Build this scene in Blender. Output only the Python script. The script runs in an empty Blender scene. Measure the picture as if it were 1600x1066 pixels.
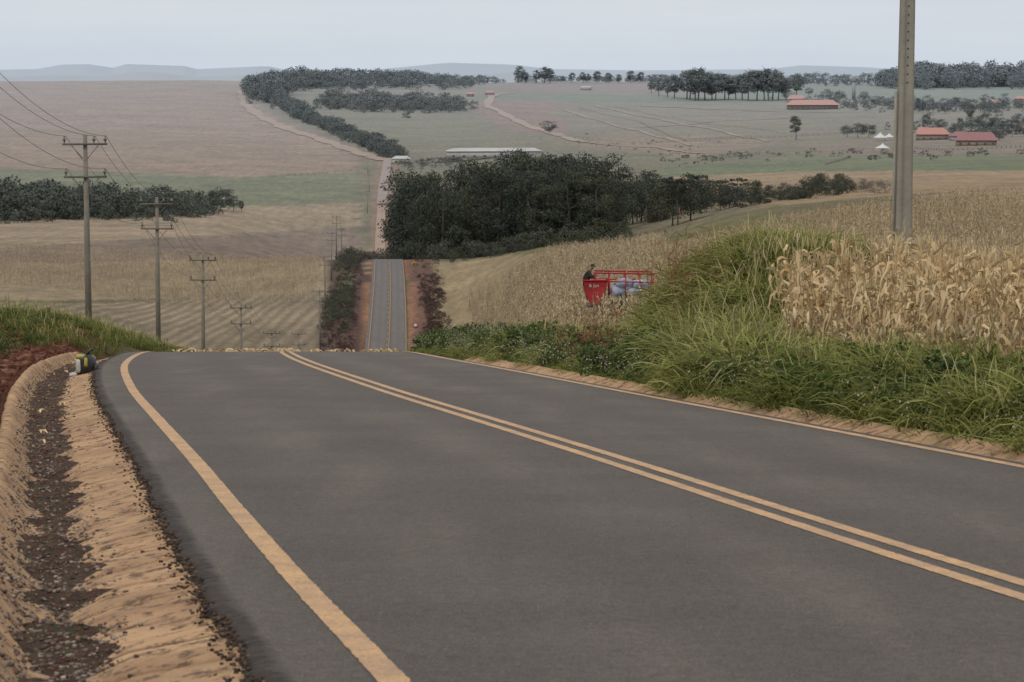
import bpy, math, numpy as np
from math import sin, cos, tan, atan, pi, radians, sqrt
rng = np.random.default_rng(11)
scene = bpy.context.scene
COL = scene.collection
F = 1600*100/36.0
PIT = atan(418/F)
cP, sP = cos(PIT), sin(PIT)
# ---------------------------------------------------------------- image pixel helpers: layout and ground colours use image coordinates
def tt(a): return np.tan(np.arctan((533-np.asarray(a, float))/F)-PIT)
def proj(x, y, z):
    dep = np.maximum(y*cP - z*sP, .5)
    return 800+F*x/dep, 533-F*(z*cP+y*sP)/dep
def sn(x, y, s=0, f=1.0):
    x = x*f; y = y*f
    return (np.sin(x*1.3+s*1.7+1.9*np.sin(y*.7+s))+np.sin(y*1.7-s*2.3+1.6*np.sin(x*.9-s*.6))
            + .6*np.sin(x*3.1+y*2.3+s*3.1)+.5*np.sin(x*-2.2+y*4.3+s))/3.1
def sst(a, b, v):
    t = np.clip((v-a)/(b-a), 0, 1); return t*t*(3-2*t)
def pchip(xk, yk):
    xk = np.array(xk, float); yk = np.array(yk, float)
    h = np.diff(xk); d = np.diff(yk)/h
    m = np.zeros(len(xk)); m[0] = d[0]; m[-1] = d[-1]
    for i in range(1, len(xk)-1):
        if d[i-1]*d[i] > 0:
            w1 = 2*h[i]+h[i-1]; w2 = h[i]+2*h[i-1]
            m[i] = (w1+w2)/(w1/d[i-1]+w2/d[i])
    def f(x):
        x = np.asarray(x, float)
        xx = np.clip(x, xk[0], xk[-1])
        i = np.clip(np.searchsorted(xk, xx)-1, 0, len(xk)-2)
        t = (xx-xk[i])/h[i]
        r = ((2*t**3-3*t**2+1)*yk[i]+(t**3-2*t**2+t)*h[i]*m[i]+(-2*t**3+3*t**2)*yk[i+1]+(t**3-t**2)*h[i]*m[i+1])
        return r+np.where(x < xk[0], (x-xk[0])*m[0], 0)+np.where(x > xk[-1], (x-xk[-1])*m[-1], 0)
    return f
def zt(y, a): return float(tt(a)*y)
XC = pchip([-30, 0, 11, 14.5, 19, 23, 30.5, 40.3, 55, 73, 100, 150, 300, 490, 690, 1100, 1500, 1900, 30000],
           [9.0, 4.95, 3.06, 2.44, 1.68, 1.02, -.25, -1.87, -3.95, -5.85, -7.9, -10.2, -15.3, -21.5, -29.8, -51, -68, -83, -1330])
ZC = pchip([-30, 0, 15, 30, 50, 60, 73, 85, 100, 140, 185, 230, 285, 360, 430, 490, 570, 690, 760, 900, 1100, 1300, 1500, 1900, 2500],
           [.58, -1.56, -2.63, -3.70, -5.20, -6.02, -7.15, -8.35, -9.98, -14.5, -20, -26.2, -34, -43.8, -48.5, zt(490, 550), zt(570, 477), zt(690, 408), -51.3, -61, -69.5, zt(1300, 345), zt(1500, 300), zt(1900, 251), zt(2500, 210)])
near = [(-40, 1.2), (0, -1.4), (20, -2.8), (40, -4.3)]
cols = {
 0: near+[(60, -5.6), (80, -7.6), (100, -9.6), (140, -14), (185, -19), (230, -24.5), (285, -32), (360, -39), (430, -41), (490, 480), (600, 440), (700, 408), (900, 368), (1100, 345), (1300, 318), (1700, 264), (2500, 206), (3300, 160), (4200, 127)],
 300: near+[(60, -5.6), (80, -7.6), (100, -9.7), (140, -14), (185, -19.3), (230, -25.6), (285, -34), (360, -42.5), (430, -46), (490, 535), (600, 465), (700, 425), (900, 375), (1100, 346), (1300, 322), (1700, 267), (2500, 207), (3300, 160), (4200, 126)],
 600: near+[(60, -5.9), (80, -7.7), (100, -9.8), (140, -14.3), (185, -19.6), (230, -25.8), (285, -33.5), (360, -43), (430, -48), (490, 548), (570, 477), (690, 408), (760, -51), (900, -60), (1100, -67), (1300, 336), (1500, 298), (1900, 251), (2500, 210), (3300, 163), (4200, 129)],
 700: near+[(60, -5.9), (80, -7.7), (100, -9.6), (140, -14), (200, -20), (300, -29), (400, 475), (500, 428), (600, 400), (680, -44), (760, -48), (900, -54), (1100, -58), (1300, 322), (1700, 266), (2500, 212), (3300, 163), (4300, 130)],
 850: near+[(60, -5.9), (80, -7.5), (100, -9.3), (140, -13), (200, -18.3), (300, 480), (400, 424), (500, 390), (560, -34), (750, -45), (1100, -55), (1300, 310), (1700, 256), (2100, 225), (2700, 196), (3300, 165), (3900, 143), (4600, 127)],
 1000: near+[(60, -5.85), (80, -7.4), (100, -9.1), (140, -12.5), (200, -16), (300, -21), (420, 380), (480, -28.5), (750, -42), (1100, -48), (1300, 283), (1700, 252), (2100, 229), (2700, 199), (3300, 170), (3900, 145), (4600, 127)],
 1200: near+[(60, -5.4), (100, -8.1), (200, -13.6), (350, 352), (420, -22), (750, -34), (1100, -43), (1300, 275), (1700, 246), (2100, 224), (2700, 195), (3300, 170), (3900, 147), (4600, 129)],
 1600: near+[(60, -5.85), (100, -8.3), (200, -13.3), (300, 315), (380, -18), (750, -30), (1000, 280), (1300, 256), (1700, 236), (2100, 216), (2700, 188), (3300, 165), (3900, 148), (4600, 132)],
}
cols[-1500] = cols[0]; cols[3200] = cols[1600]
LY = np.linspace(np.log(20), np.log(32100), 900)
YT = np.exp(LY)-60
pk = sorted(cols)
tab = []
for p in pk:
    l = [(y, zt(y, v) if v > 5 else v) for y, v in cols[p]]+[(5200, -70), (6500, -130), (8500, -150), (32100, -160)]
    tab.append(pchip([a for a, b in l], [b for a, b in l])(YT))
tab = np.array(tab).T
PXG = np.arange(-1500, 3201, 10.0)
B2 = np.zeros((len(YT), len(PXG)))
for i in range(len(YT)): B2[i] = pchip(pk, tab[i])(PXG)
k = np.exp(-np.linspace(-2, 2, 13)**2); k /= k.sum()
pad = np.pad(B2, ((0, 0), (6, 6)), mode='edge')
B2 = sum(k[j]*pad[:, j:j+len(PXG)] for j in range(13))
h2 = np.interp(PXG, [-500, 0, 60, 100, 140, 180, 200, 290, 310, 380, 420, 450, 560, 640, 700, 800, 860, 1000, 1200, 1250, 1350, 1420, 1600, 2000],
               [110, 109, 108, 101, 100, 106, 100, 103, 108, 105, 103, 110, 111, 104, 98, 101, 108, 110, 108, 102, 105, 110, 106, 104])
h1 = 117+2.5*np.sin(PXG/47.)+2*np.sin(PXG/23.+1)
w1 = np.exp(-((YT-10500)/1000)**2)[:, None]; w2 = np.exp(-((YT-14500)/1300)**2)[:, None]
B2 = B2*(1-w1)+w1*(tt(h1)*10500)[None, :]
B2 = B2*(1-w2)+w2*(tt(h2)*14500)[None, :]
def Bk(x, y):
    px = 800+F*x/np.maximum(y, 25.)
    fx = np.clip((px-PXG[0])/10., 0, len(PXG)-1.001)
    fy = np.clip((np.log(np.maximum(y+60, 20))-LY[0])/(LY[1]-LY[0]), 0, len(LY)-1.001)
    i = fy.astype(int); j = fx.astype(int); a = fy-i; b = fx-j
    return (B2[i, j]*(1-a)*(1-b)+B2[i+1, j]*a*(1-b)+B2[i, j+1]*(1-a)*b+B2[i+1, j+1]*a*b)
PO = [-14, -9, -7.2, -6.2, -5.65, -5.35, -5.15, -4.95, -4.7, -4.05, -3.85, 3.3, 3.45, 3.8, 4.2, 5.2, 6.4, 8]
PZb = [.7, 1.0, .85, .45, .16, .02, -.10, -.32, -.34, -.12, -.05, -.05, -.1, -.12, .04, .2, .1, .05]
def G(x, y):
    x = np.asarray(x, float)+0*np.asarray(y, float); y = np.asarray(y, float)+0*x
    o = x-XC(y)
    hl = np.interp(y, [0, 25, 45, 60, 85, 110, 130, 170], [.35, .45, .75, 1, 1, .9, .6, .2])
    p = np.interp(o, PO, PZb)
    p2 = np.interp(o, [-14, -8.2, -6.8, -5.4, -4.6, -4.05, 0, 3.3, 3.8, 4.2, 6], [.8, 1.0, .95, .6, .15, -.12, -.05, -.05, -.1, .06, .25])
    eb = sst(66, 82, y); p = p*(1-eb)+p2*eb
    p = np.where((o < -5.5), .15+(p-.15)*hl, p)
    fl = sst(120, 165, y)
    p = p*(1-fl)+fl*-.06
    p = np.where((o > -4.15) & (o < 3.4), np.minimum(p, -.05-np.clip(y/3000, 0, .2)), p)
    far = np.clip((y-110), 0, 2000)
    a1 = 6.0+far*.004; a2 = 11+far*.05
    b1 = 9+0*far; b2 = 18+far*.05
    W = np.where(o > 0, 1-sst(a1, a2, o), 1-sst(b1, b2, -o))
    W = W*(1-sst(1900, 2400, y))
    z = Bk(x, y)*(1-W)+(ZC(y)+p)*W
    rough = sst(4.2, 6, np.abs(o)+.0)*(1-sst(300, 900, y))
    z = z+rough*(.06*sn(x, y, 1, .8)+.03*sn(x, y, 4, 2.7))
    z = z+sst(-5.4, -6.3, o)*(1-sst(90, 140, y))*(.06*sn(x, y, 44, 4.5)+.04*sn(x, y, 45, 9))
    dx = np.where(x < 5.3, (5.3-x)/1.5, np.where(x > 7.0, (x-7.0)/1.3, 0))
    z = z+sst(4.3, 7.5, o)*1.4*np.exp(-np.abs(dx)**2.2-((y-63)/6)**2)
    z = z+sst(800, 2500, y)*(1-sst(4300, 5200, y))*sst(30, 80, np.abs(o))*1.0*sn(x, y, 5, .012)
    return z
_ys = np.geomspace(470, 5600, 700)
def ground_at(px, py, ymin=470):
    ys = _ys[_ys >= ymin]; xs = (px-800)/F*ys; zs = G(xs, ys); q = proj(xs, ys, zs)
    i = np.argmax(q[1] <= py)
    if q[1].min() > py: i = np.argmin(q[1])
    return float(xs[i]), float(ys[i]), float(zs[i])
# ---------------------------------------------------------------- colour + materials
def C(r, g, b, k=1.45):
    f = lambda c: ((c/255+.055)/1.055)**2.4 if c > 10 else c/255/12.92
    return (min(f(r)/k, .95), min(f(g)/k, .95), min(f(b)/k, .95), 1)
haze_tint = bpy.data.node_groups.new("painted_haze", 'ShaderNodeTree')  # distance haze painted into base colours, stronger away from the origin
haze_tint.interface.new_socket("Color", in_out='INPUT', socket_type='NodeSocketColor')
haze_tint.interface.new_socket("Color", in_out='OUTPUT', socket_type='NodeSocketColor')
n = haze_tint.nodes; L = haze_tint.links
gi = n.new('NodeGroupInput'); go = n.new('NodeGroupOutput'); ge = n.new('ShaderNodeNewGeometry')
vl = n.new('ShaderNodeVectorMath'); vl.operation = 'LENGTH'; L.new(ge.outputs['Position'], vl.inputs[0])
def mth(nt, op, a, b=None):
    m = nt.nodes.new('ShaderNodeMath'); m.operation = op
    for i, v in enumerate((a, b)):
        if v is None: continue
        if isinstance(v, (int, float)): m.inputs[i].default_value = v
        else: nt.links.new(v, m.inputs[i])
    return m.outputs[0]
a = mth(haze_tint, 'DIVIDE', vl.outputs['Value'], 6800.0); a = mth(haze_tint, 'POWER', a, 1.2); a = mth(haze_tint, 'MULTIPLY', a, -1.0)
a = mth(haze_tint, 'EXPONENT', a); a = mth(haze_tint, 'SUBTRACT', 1.0, a)
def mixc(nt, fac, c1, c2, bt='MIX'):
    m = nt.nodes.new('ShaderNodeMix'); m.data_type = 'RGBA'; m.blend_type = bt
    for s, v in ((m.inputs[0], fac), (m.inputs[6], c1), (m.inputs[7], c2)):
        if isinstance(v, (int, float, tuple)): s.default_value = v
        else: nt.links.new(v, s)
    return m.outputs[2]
L.new(mixc(haze_tint, a, gi.outputs[0], (.31, .365, .44, 1)), go.inputs[0])
def newmat(name, rough=.85, spec=.2):
    m = bpy.data.materials.new(name); m.use_nodes = True
    b = m.node_tree.nodes['Principled BSDF']; b.inputs['Roughness'].default_value = rough
    b.inputs['Specular IOR Level'].default_value = spec
    return m, m.node_tree, b
def pos(nt, sc=(1, 1, 1), obj=False):
    if obj: s = nt.nodes.new('ShaderNodeTexCoord').outputs['Object']
    else: s = nt.nodes.new('ShaderNodeNewGeometry').outputs['Position']
    mp = nt.nodes.new('ShaderNodeMapping'); mp.inputs['Scale'].default_value = sc
    nt.links.new(s, mp.inputs[0]); return mp.outputs[0]
def noise(nt, vec, scale, detail=4, rough=.55, lo=.3, hi=.7):
    t = nt.nodes.new('ShaderNodeTexNoise'); t.inputs['Scale'].default_value = scale
    t.inputs['Detail'].default_value = detail; t.inputs['Roughness'].default_value = rough
    nt.links.new(vec, t.inputs['Vector'])
    r = nt.nodes.new('ShaderNodeMapRange'); r.inputs[1].default_value = lo; r.inputs[2].default_value = hi
    nt.links.new(t.outputs[0], r.inputs[0]); return r.outputs[0]
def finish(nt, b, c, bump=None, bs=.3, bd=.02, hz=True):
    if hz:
        g = nt.nodes.new('ShaderNodeGroup'); g.node_tree = haze_tint; nt.links.new(c, g.inputs[0]); c = g.outputs[0]
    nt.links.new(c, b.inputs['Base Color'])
    if bump is not None:
        bn = nt.nodes.new('ShaderNodeBump'); bn.inputs['Strength'].default_value = bs; bn.inputs['Distance'].default_value = bd
        nt.links.new(bump, bn.inputs['Height']); nt.links.new(bn.outputs[0], b.inputs['Normal'])
    return c
def simple(name, c1, c2=None, scale=4, rough=.8, spec=.2, bump=.3, bd=.01, metal=0, obj=True):
    m, nt, b = newmat(name, rough, spec)
    if c2 is None: c2 = tuple(v*.7 for v in c1[:3])+(1,)
    v = pos(nt, obj=obj)
    nz = noise(nt, v, scale, 5); c = mixc(nt, nz, c1, c2)
    nz2 = noise(nt, v, scale*7, 3)
    c = mixc(nt, .25, c, mixc(nt, nz2, (.55, .55, .55, 1), (1, 1, 1, 1)), 'MULTIPLY')
    b.inputs['Metallic'].default_value = metal
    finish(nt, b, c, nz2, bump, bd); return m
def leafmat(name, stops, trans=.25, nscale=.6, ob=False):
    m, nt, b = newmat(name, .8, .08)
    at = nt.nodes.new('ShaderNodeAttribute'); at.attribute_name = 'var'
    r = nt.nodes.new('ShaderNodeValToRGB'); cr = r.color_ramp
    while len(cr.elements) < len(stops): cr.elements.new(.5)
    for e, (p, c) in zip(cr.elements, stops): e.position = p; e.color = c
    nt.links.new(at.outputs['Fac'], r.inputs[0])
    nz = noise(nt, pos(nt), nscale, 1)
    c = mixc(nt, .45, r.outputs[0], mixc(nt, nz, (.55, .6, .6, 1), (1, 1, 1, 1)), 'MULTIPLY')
    if ob:
        oi = nt.nodes.new('ShaderNodeObjectInfo')
        c = mixc(nt, 1.0, c, mixc(nt, oi.outputs['Random'], (.78, .85, .95, 1), (1.55, 1.4, 1.05, 1)), 'MULTIPLY')
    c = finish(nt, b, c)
    if trans:
        tr = nt.nodes.new('ShaderNodeBsdfTranslucent'); ms = nt.nodes.new('ShaderNodeMixShader'); ms.inputs[0].default_value = trans
        nt.links.new(c, tr.inputs[0]); nt.links.new(b.outputs[0], ms.inputs[1]); nt.links.new(tr.outputs[0], ms.inputs[2])
        nt.links.new(ms.outputs[0], nt.nodes['Material Output'].inputs[0])
    return m
# ---------------------------------------------------------------- mesh helpers
def mk(name, V, Q, mat, var=None, smooth=False, link=True, n=4):
    V = np.asarray(V, np.float32).reshape(-1, 3); Q = np.asarray(Q, np.int32).reshape(-1, n)
    me = bpy.data.meshes.new(name); me.vertices.add(len(V)); me.vertices.foreach_set('co', V.ravel())
    me.loops.add(Q.size); me.loops.foreach_set('vertex_index', Q.ravel())
    me.polygons.add(len(Q)); me.polygons.foreach_set('loop_start', np.arange(0, Q.size, n, dtype=np.int32))
    if var is not None:
        at = me.attributes.new('var', 'FLOAT', 'POINT'); at.data.foreach_set('value', np.asarray(var, np.float32).ravel())
    me.update(calc_edges=True)
    if smooth: me.polygons.foreach_set('use_smooth', np.ones(len(Q), bool))
    if mat: me.materials.append(mat)
    if not link: return me
    o = bpy.data.objects.new(name, me); COL.objects.link(o); return o
def addattr(o, name, v):
    at = o.data.attributes.new(name, 'FLOAT', 'POINT'); at.data.foreach_set('value', np.asarray(v, np.float32).ravel())
def gridq(nr, nc):
    i = np.arange(nr*nc).reshape(nr, nc)
    return np.stack([i[:-1, :-1], i[:-1, 1:], i[1:, 1:], i[1:, :-1]], -1).reshape(-1, 4)
def tag(o, label, cat, group=None, kind=None):
    o['label'] = label; o['category'] = cat
    if group: o['group'] = group
    if kind: o['kind'] = kind
    return o
def struct(o, label=None, cat=None):
    o['kind'] = 'structure'
    if label: o['label'] = label; o['category'] = cat
    return o
def empty(name, loc=(0, 0, 0)):
    e = bpy.data.objects.new(name, None); e.empty_display_size = .2; e.location = loc; COL.objects.link(e); return e
def part(o, par):
    o.parent = par; return o
def dup(src, loc, rz=0, sc=1.0):
    c = src.copy(); COL.objects.link(c); c.location = loc; c.rotation_euler = (0, 0, rz)
    c.scale = (sc, sc, sc) if isinstance(sc, (int, float)) else sc
    def rec(a, b):
        for ch in a.children:
            q = ch.copy(); COL.objects.link(q); q.parent = b; rec(ch, q)
    rec(src, c); return c
class Bd:   # quad mesh accumulator
    def __init__(s): s.v = []; s.q = []; s.a = []; s.n = 0
    def add(s, V, Q, var=0.5):
        V = np.asarray(V, float).reshape(-1, 3); s.v.append(V); s.q.append(np.asarray(Q, int).reshape(-1, 4)+s.n)
        s.a.append(np.broadcast_to(np.asarray(var, float), (len(V),)).copy()); s.n += len(V); return s
    def arr(s): return np.concatenate(s.v), np.concatenate(s.q), np.concatenate(s.a)
    def obj(s, name, mat, smooth=False, link=True):
        V, Q, A = s.arr(); return mk(name, V, Q, mat, A, smooth, link)
    def box(s, x0, x1, y0, y1, z0, z1, var=.5):
        V = [(x, y, z) for z in (z0, z1) for x, y in ((x0, y0), (x1, y0), (x1, y1), (x0, y1))]
        return s.add(V, [(3, 2, 1, 0), (4, 5, 6, 7), (0, 1, 5, 4), (1, 2, 6, 5), (2, 3, 7, 6), (3, 0, 4, 7)], var)
    def tube(s, P, R, ns=8, var=.5, caps=True):
        P = np.asarray(P, float); R = np.broadcast_to(np.asarray(R, float), (len(P),))
        T = np.gradient(P, axis=0); T /= np.linalg.norm(T, axis=1)[:, None]+1e-9
        ref = np.array([0, 0, 1.]) if abs(T[0][2]) < .9 else np.array([1., 0, 0])
        U = np.cross(T, ref); U /= np.linalg.norm(U, axis=1)[:, None]+1e-9; W = np.cross(T, U)
        a = np.arange(ns)/ns*2*pi
        V = P[:, None]+R[:, None, None]*(np.cos(a)[None, :, None]*U[:, None]+np.sin(a)[None, :, None]*W[:, None])
        i = np.arange(len(P)*ns).reshape(len(P), ns)
        Q = np.stack([i[:-1], np.roll(i[:-1], -1, 1), np.roll(i[1:], -1, 1), i[1:]], -1).reshape(-1, 4)
        s.add(V, Q, var)
        if caps and ns % 2 == 0:
            b = s.n-len(P)*ns
            for base, fl in ((b, 1), (b+(len(P)-1)*ns, 0)):
                for j in range(1, ns-2, 2):
                    q = [base, base+j, base+j+1, base+j+2]
                    s.q.append(np.array([q[::-1] if fl else q]))
        return s
def strip(P, wdir, W, va, vb):
    P = np.asarray(P, float); n_ = len(P); W = np.broadcast_to(W, (n_,))
    V = np.stack([P-wdir*W[:, None]/2, P+wdir*W[:, None]/2], 1).reshape(-1, 3)
    Q = [(2*i, 2*i+1, 2*i+3, 2*i+2) for i in range(n_-1)]
    return V, Q, np.repeat(np.linspace(va, vb, n_), 2)
def scatter(tmpls, P, mat, name, rz=None, sc=None, dv=.12, smooth=False, tilt=.0, va=None):
    VV, QQ, AA = [], [], []; off = 0
    idx = rng.integers(0, len(tmpls), len(P))
    for k_, (V, Q, A) in enumerate(tmpls):
        p = P[idx == k_]
        if len(p) == 0: continue
        m_ = len(p); th = rng.uniform(0, 2*pi, m_) if rz is None else np.broadcast_to(rz, (len(P),))[idx == k_]
        s_ = np.ones(m_) if sc is None else np.broadcast_to(sc, (len(P),))[idx == k_]
        c, s = np.cos(th), np.sin(th)
        X = (V[None, :, 0]*c[:, None]-V[None, :, 1]*s[:, None])*s_[:, None]
        Y = (V[None, :, 0]*s[:, None]+V[None, :, 1]*c[:, None])*s_[:, None]
        Z = V[None, :, 2]*s_[:, None]
        if tilt: X = X+Z*rng.normal(0, tilt, m_)[:, None]; Y = Y+Z*rng.normal(0, tilt, m_)[:, None]
        W_ = np.stack([X, Y, Z], -1)+p[:, None, :]
        VV.append(W_.reshape(-1, 3)); QQ.append((Q[None]+(np.arange(m_)*len(V))[:, None, None]+off).reshape(-1, 4))
        add = rng.normal(0, dv, m_)+(0 if va is None else va[idx == k_])
        AA.append(np.clip(A[None]+add[:, None], 0, 1).ravel()); off += m_*len(V)
    return mk(name, np.concatenate(VV), np.concatenate(QQ), mat, np.concatenate(AA), smooth)
# ---------------------------------------------------------------- ground sheet
ys = np.concatenate([np.arange(-30, 8, 1.0), np.arange(8, 100, .25), 100*np.exp(np.arange(0, math.log(300), .0115))])
offs = np.concatenate([-12-np.geomspace(.3, 50, 45)[::-1], np.arange(-12, -6, .1), np.arange(-6, -3.5, .05), np.arange(-3.5, 3.2, .2), np.arange(3.2, 6, .07), np.arange(6, 16.01, .09), 16+np.geomspace(.2, 48, 45)])
YY, OO = np.meshgrid(ys, offs, indexing='ij')
SS = 1+np.maximum(0, YY-100)/60
XX = XC(YY)+OO*SS
ZZ = G(XX, YY)
off = XX-XC(YY)
PX, PY = proj(XX, YY, ZZ)
jx = PX+5*sn(XX, YY, 2, .05)+3*sn(XX, YY, 3, .3); jy = PY+1.2*sn(XX, YY, 7, .02)
def lin(r, g, b): return np.array(C(r, g, b)[:3])
colr = np.zeros(XX.shape+(3,)); colr[:] = lin(116, 106, 76)
rows = np.zeros(XX.shape)
def inpoly(poly):
    m = np.zeros(XX.shape, bool); n_ = len(poly)
    for i in range(n_):
        x1, y1 = poly[i]; x2, y2 = poly[(i+1) % n_]
        if y1 == y2: continue
        m ^= ((jy < y1) != (jy < y2)) & (jx < (x2-x1)*(jy-y1)/(y2-y1)+x1)
    return m
far = YY > 690
colr[far] = lin(126, 115, 88)
def paint(poly, rgb, cond=True, rw=None):
    m = inpoly(poly) & cond; colr[m] = lin(*rgb)
    if rw is not None: rows[m] = rw
mid = YY > 430
paint([(-900, 90), (385, 90), (380, 145), (430, 185), (500, 215), (560, 245), (588, 262), (560, 272), (380, 280), (200, 272), (0, 262), (-900, 250)], (154, 130, 112), mid)
paint([(-900, 190), (0, 200), (300, 205), (540, 235), (588, 262), (380, 280), (0, 262), (-900, 250)], (150, 128, 108), mid)
paint([(-900, 250), (0, 262), (200, 270), (380, 277), (578, 268), (570, 315), (390, 325), (0, 345), (-900, 345)], (118, 120, 88), mid)
paint([(-900, 345), (0, 345), (390, 322), (575, 316), (588, 350), (580, 402), (-900, 412)], (156, 137, 112), mid)
paint([(-900, 378), (0, 388), (250, 372), (580, 355), (580, 404), (0, 412), (-900, 412)], (132, 113, 98), mid)
paint([(-900, 412), (0, 412), (580, 402), (580, 462), (0, 470), (-900, 475)], (152, 135, 108), mid)
paint([(-900, 468), (160, 474), (515, 455), (530, 570), (-900, 570)], (154, 138, 114), (YY > 380) & (YY < 690), 1)
paint([(515, 398), (576, 398), (576, 575), (495, 575)], (92, 66, 54), (YY > 400) & (YY < 1000))
paint([(530, 405), (560, 405), (545, 470), (520, 470)], (84, 84, 54), (YY > 400) & (YY < 1000))
paint([(633, 396), (680, 405), (705, 575), (635, 575)], (112, 82, 66), (YY > 400) & (YY < 720))
nr = YY <= 690
paint([(690, 620), (676, 400), (1000, 372), (1200, 340), (1600, 285), (2600, 270), (2600, 620)], (152, 135, 104), nr & (YY > 70) & (off > 9))
paint([(640, 390), (1000, 360), (1215, 332), (1240, 350), (1000, 388), (800, 398), (680, 407)], (116, 110, 70), nr & (YY > 250))
paint([(560, 240), (1000, 225), (1300, 225), (1000, 300), (560, 400)], (118, 110, 82), far)
paint([(1020, 262), (1300, 243), (2400, 240), (2400, 264), (1250, 268), (1050, 276)], (108, 114, 76), far)
paint([(1050, 276), (1250, 268), (2400, 262), (2400, 320), (1000, 320)], (154, 131, 100), far)
paint([(445, 150), (500, 137), (740, 185), (850, 215), (640, 236), (520, 195)], (122, 114, 84), far)
paint([(735, 170), (760, 146), (830, 140), (905, 158), (880, 215), (800, 205)], (140, 112, 94), far)
paint([(740, 152), (820, 145), (1010, 149), (1230, 152), (1230, 160), (900, 161)], (110, 116, 82), far)
paint([(1150, 132), (2400, 132), (2400, 160), (1180, 152)], (108, 116, 80), far)
paint([(760, 126), (1120, 126), (1120, 146), (790, 146)], (132, 106, 86), far)
paint([(850, 170), (1250, 178), (1250, 200), (900, 200)], (130, 118, 90), far)
paint([(950, 205), (1240, 222), (1080, 245), (900, 232)], (138, 119, 94), far)
paint([(1250, 225), (1600, 205), (1600, 240), (1300, 243)], (130, 113, 92), far)
nn = YY < 165
sm = sn(XX, YY, 9, 1.1)+.6*sn(XX, YY, 12, 3.3)
m = nn & (off < -5.0) & (off > -13); t = np.clip(.5+sm*.5+(-off-7.2)*.45+sst(70, 85, YY)*1.2, 0, 1)[..., None]
cc = lin(116, 74, 60)*(1-t)+lin(98, 88, 56)*t; cc = cc*(1+.18*sn(XX, YY, 31, 5))[..., None]; colr[m] = cc[m]
m = nn & (off < 0) & (off >= -5.15) & (YY < 75); colr[m] = lin(108, 78, 62)
m = nn & (off > 3.2) & (off < 9); t = np.clip(.4+sm*.4, 0, 1)[..., None]
cc = lin(104, 84, 62)*(1-t)+lin(78, 80, 44)*t; colr[m] = cc[m]
m = (YY > 300) & (YY < 700) & (np.abs(off) > 3.0) & (np.abs(off) < 4.9); colr[m] = lin(152, 110, 82)
m = (YY >= 900) & (YY < 1900) & (np.abs(off) < 5); colr[m] = lin(146, 116, 96)
colr *= (1+.11*sn(XX, YY, 21, .02)+.10*sn(XX, YY, 22, .15)*(1-sst(1500, 3000, YY)))[..., None]
ground = mk('ground', np.stack([XX, YY, ZZ], -1), gridq(*XX.shape), None, None, True)
ca = ground.data.color_attributes.new('Col', 'FLOAT_COLOR', 'POINT')
ca.data.foreach_set('color', np.concatenate([colr.reshape(-1, 3), np.ones((XX.size, 1))], 1).astype(np.float32).ravel())
addattr(ground, 'rows', rows)
m, nt, b = newmat('field_and_soil', .95, .05)
at = nt.nodes.new('ShaderNodeAttribute'); at.attribute_name = 'Col'
rw = nt.nodes.new('ShaderNodeAttribute'); rw.attribute_name = 'rows'
P = pos(nt)
c = at.outputs['Color']
n1 = noise(nt, P, .03, 6, .7); n2 = noise(nt, P, .9, 5, .7); n3 = noise(nt, P, 14, 4, .7); n4 = noise(nt, pos(nt, (1, .12, 1)), .3, 5, .75)
c = mixc(nt, 1.0, c, mixc(nt, n1, (.72, .72, .71, 1), (1.24, 1.22, 1.2, 1)), 'MULTIPLY')
c = mixc(nt, 1.0, c, mixc(nt, n2, (.58, .58, .56, 1), (1.38, 1.38, 1.38, 1)), 'MULTIPLY')
c = mixc(nt, 1.0, c, mixc(nt, n3, (.62, .62, .62, 1), (1.3, 1.3, 1.3, 1)), 'MULTIPLY')
c = mixc(nt, .9, c, mixc(nt, n4, (.62, .62, .62, 1), (1.32, 1.32, 1.32, 1)), 'MULTIPLY')
wv = nt.nodes.new('ShaderNodeTexWave'); wv.inputs['Scale'].default_value = .13; wv.inputs['Distortion'].default_value = 9.0
wv.inputs['Detail'].default_value = 5; wv.inputs['Detail Scale'].default_value = .35
mp = nt.nodes.new('ShaderNodeMapping'); mp.inputs['Rotation'].default_value = (0, 0, .12); mp.inputs['Scale'].default_value = (1, .25, 1)
nt.links.new(nt.nodes.new('ShaderNodeNewGeometry').outputs['Position'], mp.inputs[0]); nt.links.new(mp.outputs[0], wv.inputs[0])
rf = mth(nt, 'MULTIPLY', rw.outputs['Fac'], wv.outputs['Fac']); rf = mth(nt, 'MULTIPLY', rf, .6)
c = mixc(nt, rf, c, C(104, 90, 74))
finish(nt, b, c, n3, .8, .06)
ground.data.materials.append(m); struct(ground, 'rolling farmland with crop fields and red soil', 'ground')
# ---------------------------------------------------------------- road
m, nt, b = newmat('asphalt', .85, .2)
P = pos(nt)
g1 = noise(nt, P, 75, 5, .85, .36, .64); g2 = noise(nt, P, .6, 5, .6); g3 = noise(nt, pos(nt, (1, .06, 1)), 1.5, 4, .6, .35, .65); g4 = noise(nt, P, 14, 5, .8, .34, .66); g6 = noise(nt, P, 110, 2, .5, .60, .70)
c = mixc(nt, g2, (.063, .054, .049, 1), (.081, .070, .064, 1))
ln_ = nt.nodes.new('ShaderNodeAttribute'); ln_.attribute_name = 'lane'
w_ = mth(nt, 'ABSOLUTE', ln_.outputs['Fac']); w_ = mth(nt, 'SUBTRACT', w_, 1.0); w_ = mth(nt, 'MULTIPLY', w_, 4.19); w_ = mth(nt, 'COSINE', w_); w_ = mth(nt, 'MULTIPLY', w_, .5); w_ = mth(nt, 'ADD', w_, .5)
w_ = mth(nt, 'MULTIPLY', w_, g3)
c = mixc(nt, w_, c, mixc(nt, 1.0, c, (1.35, 1.33, 1.31, 1), 'MULTIPLY'))
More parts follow.
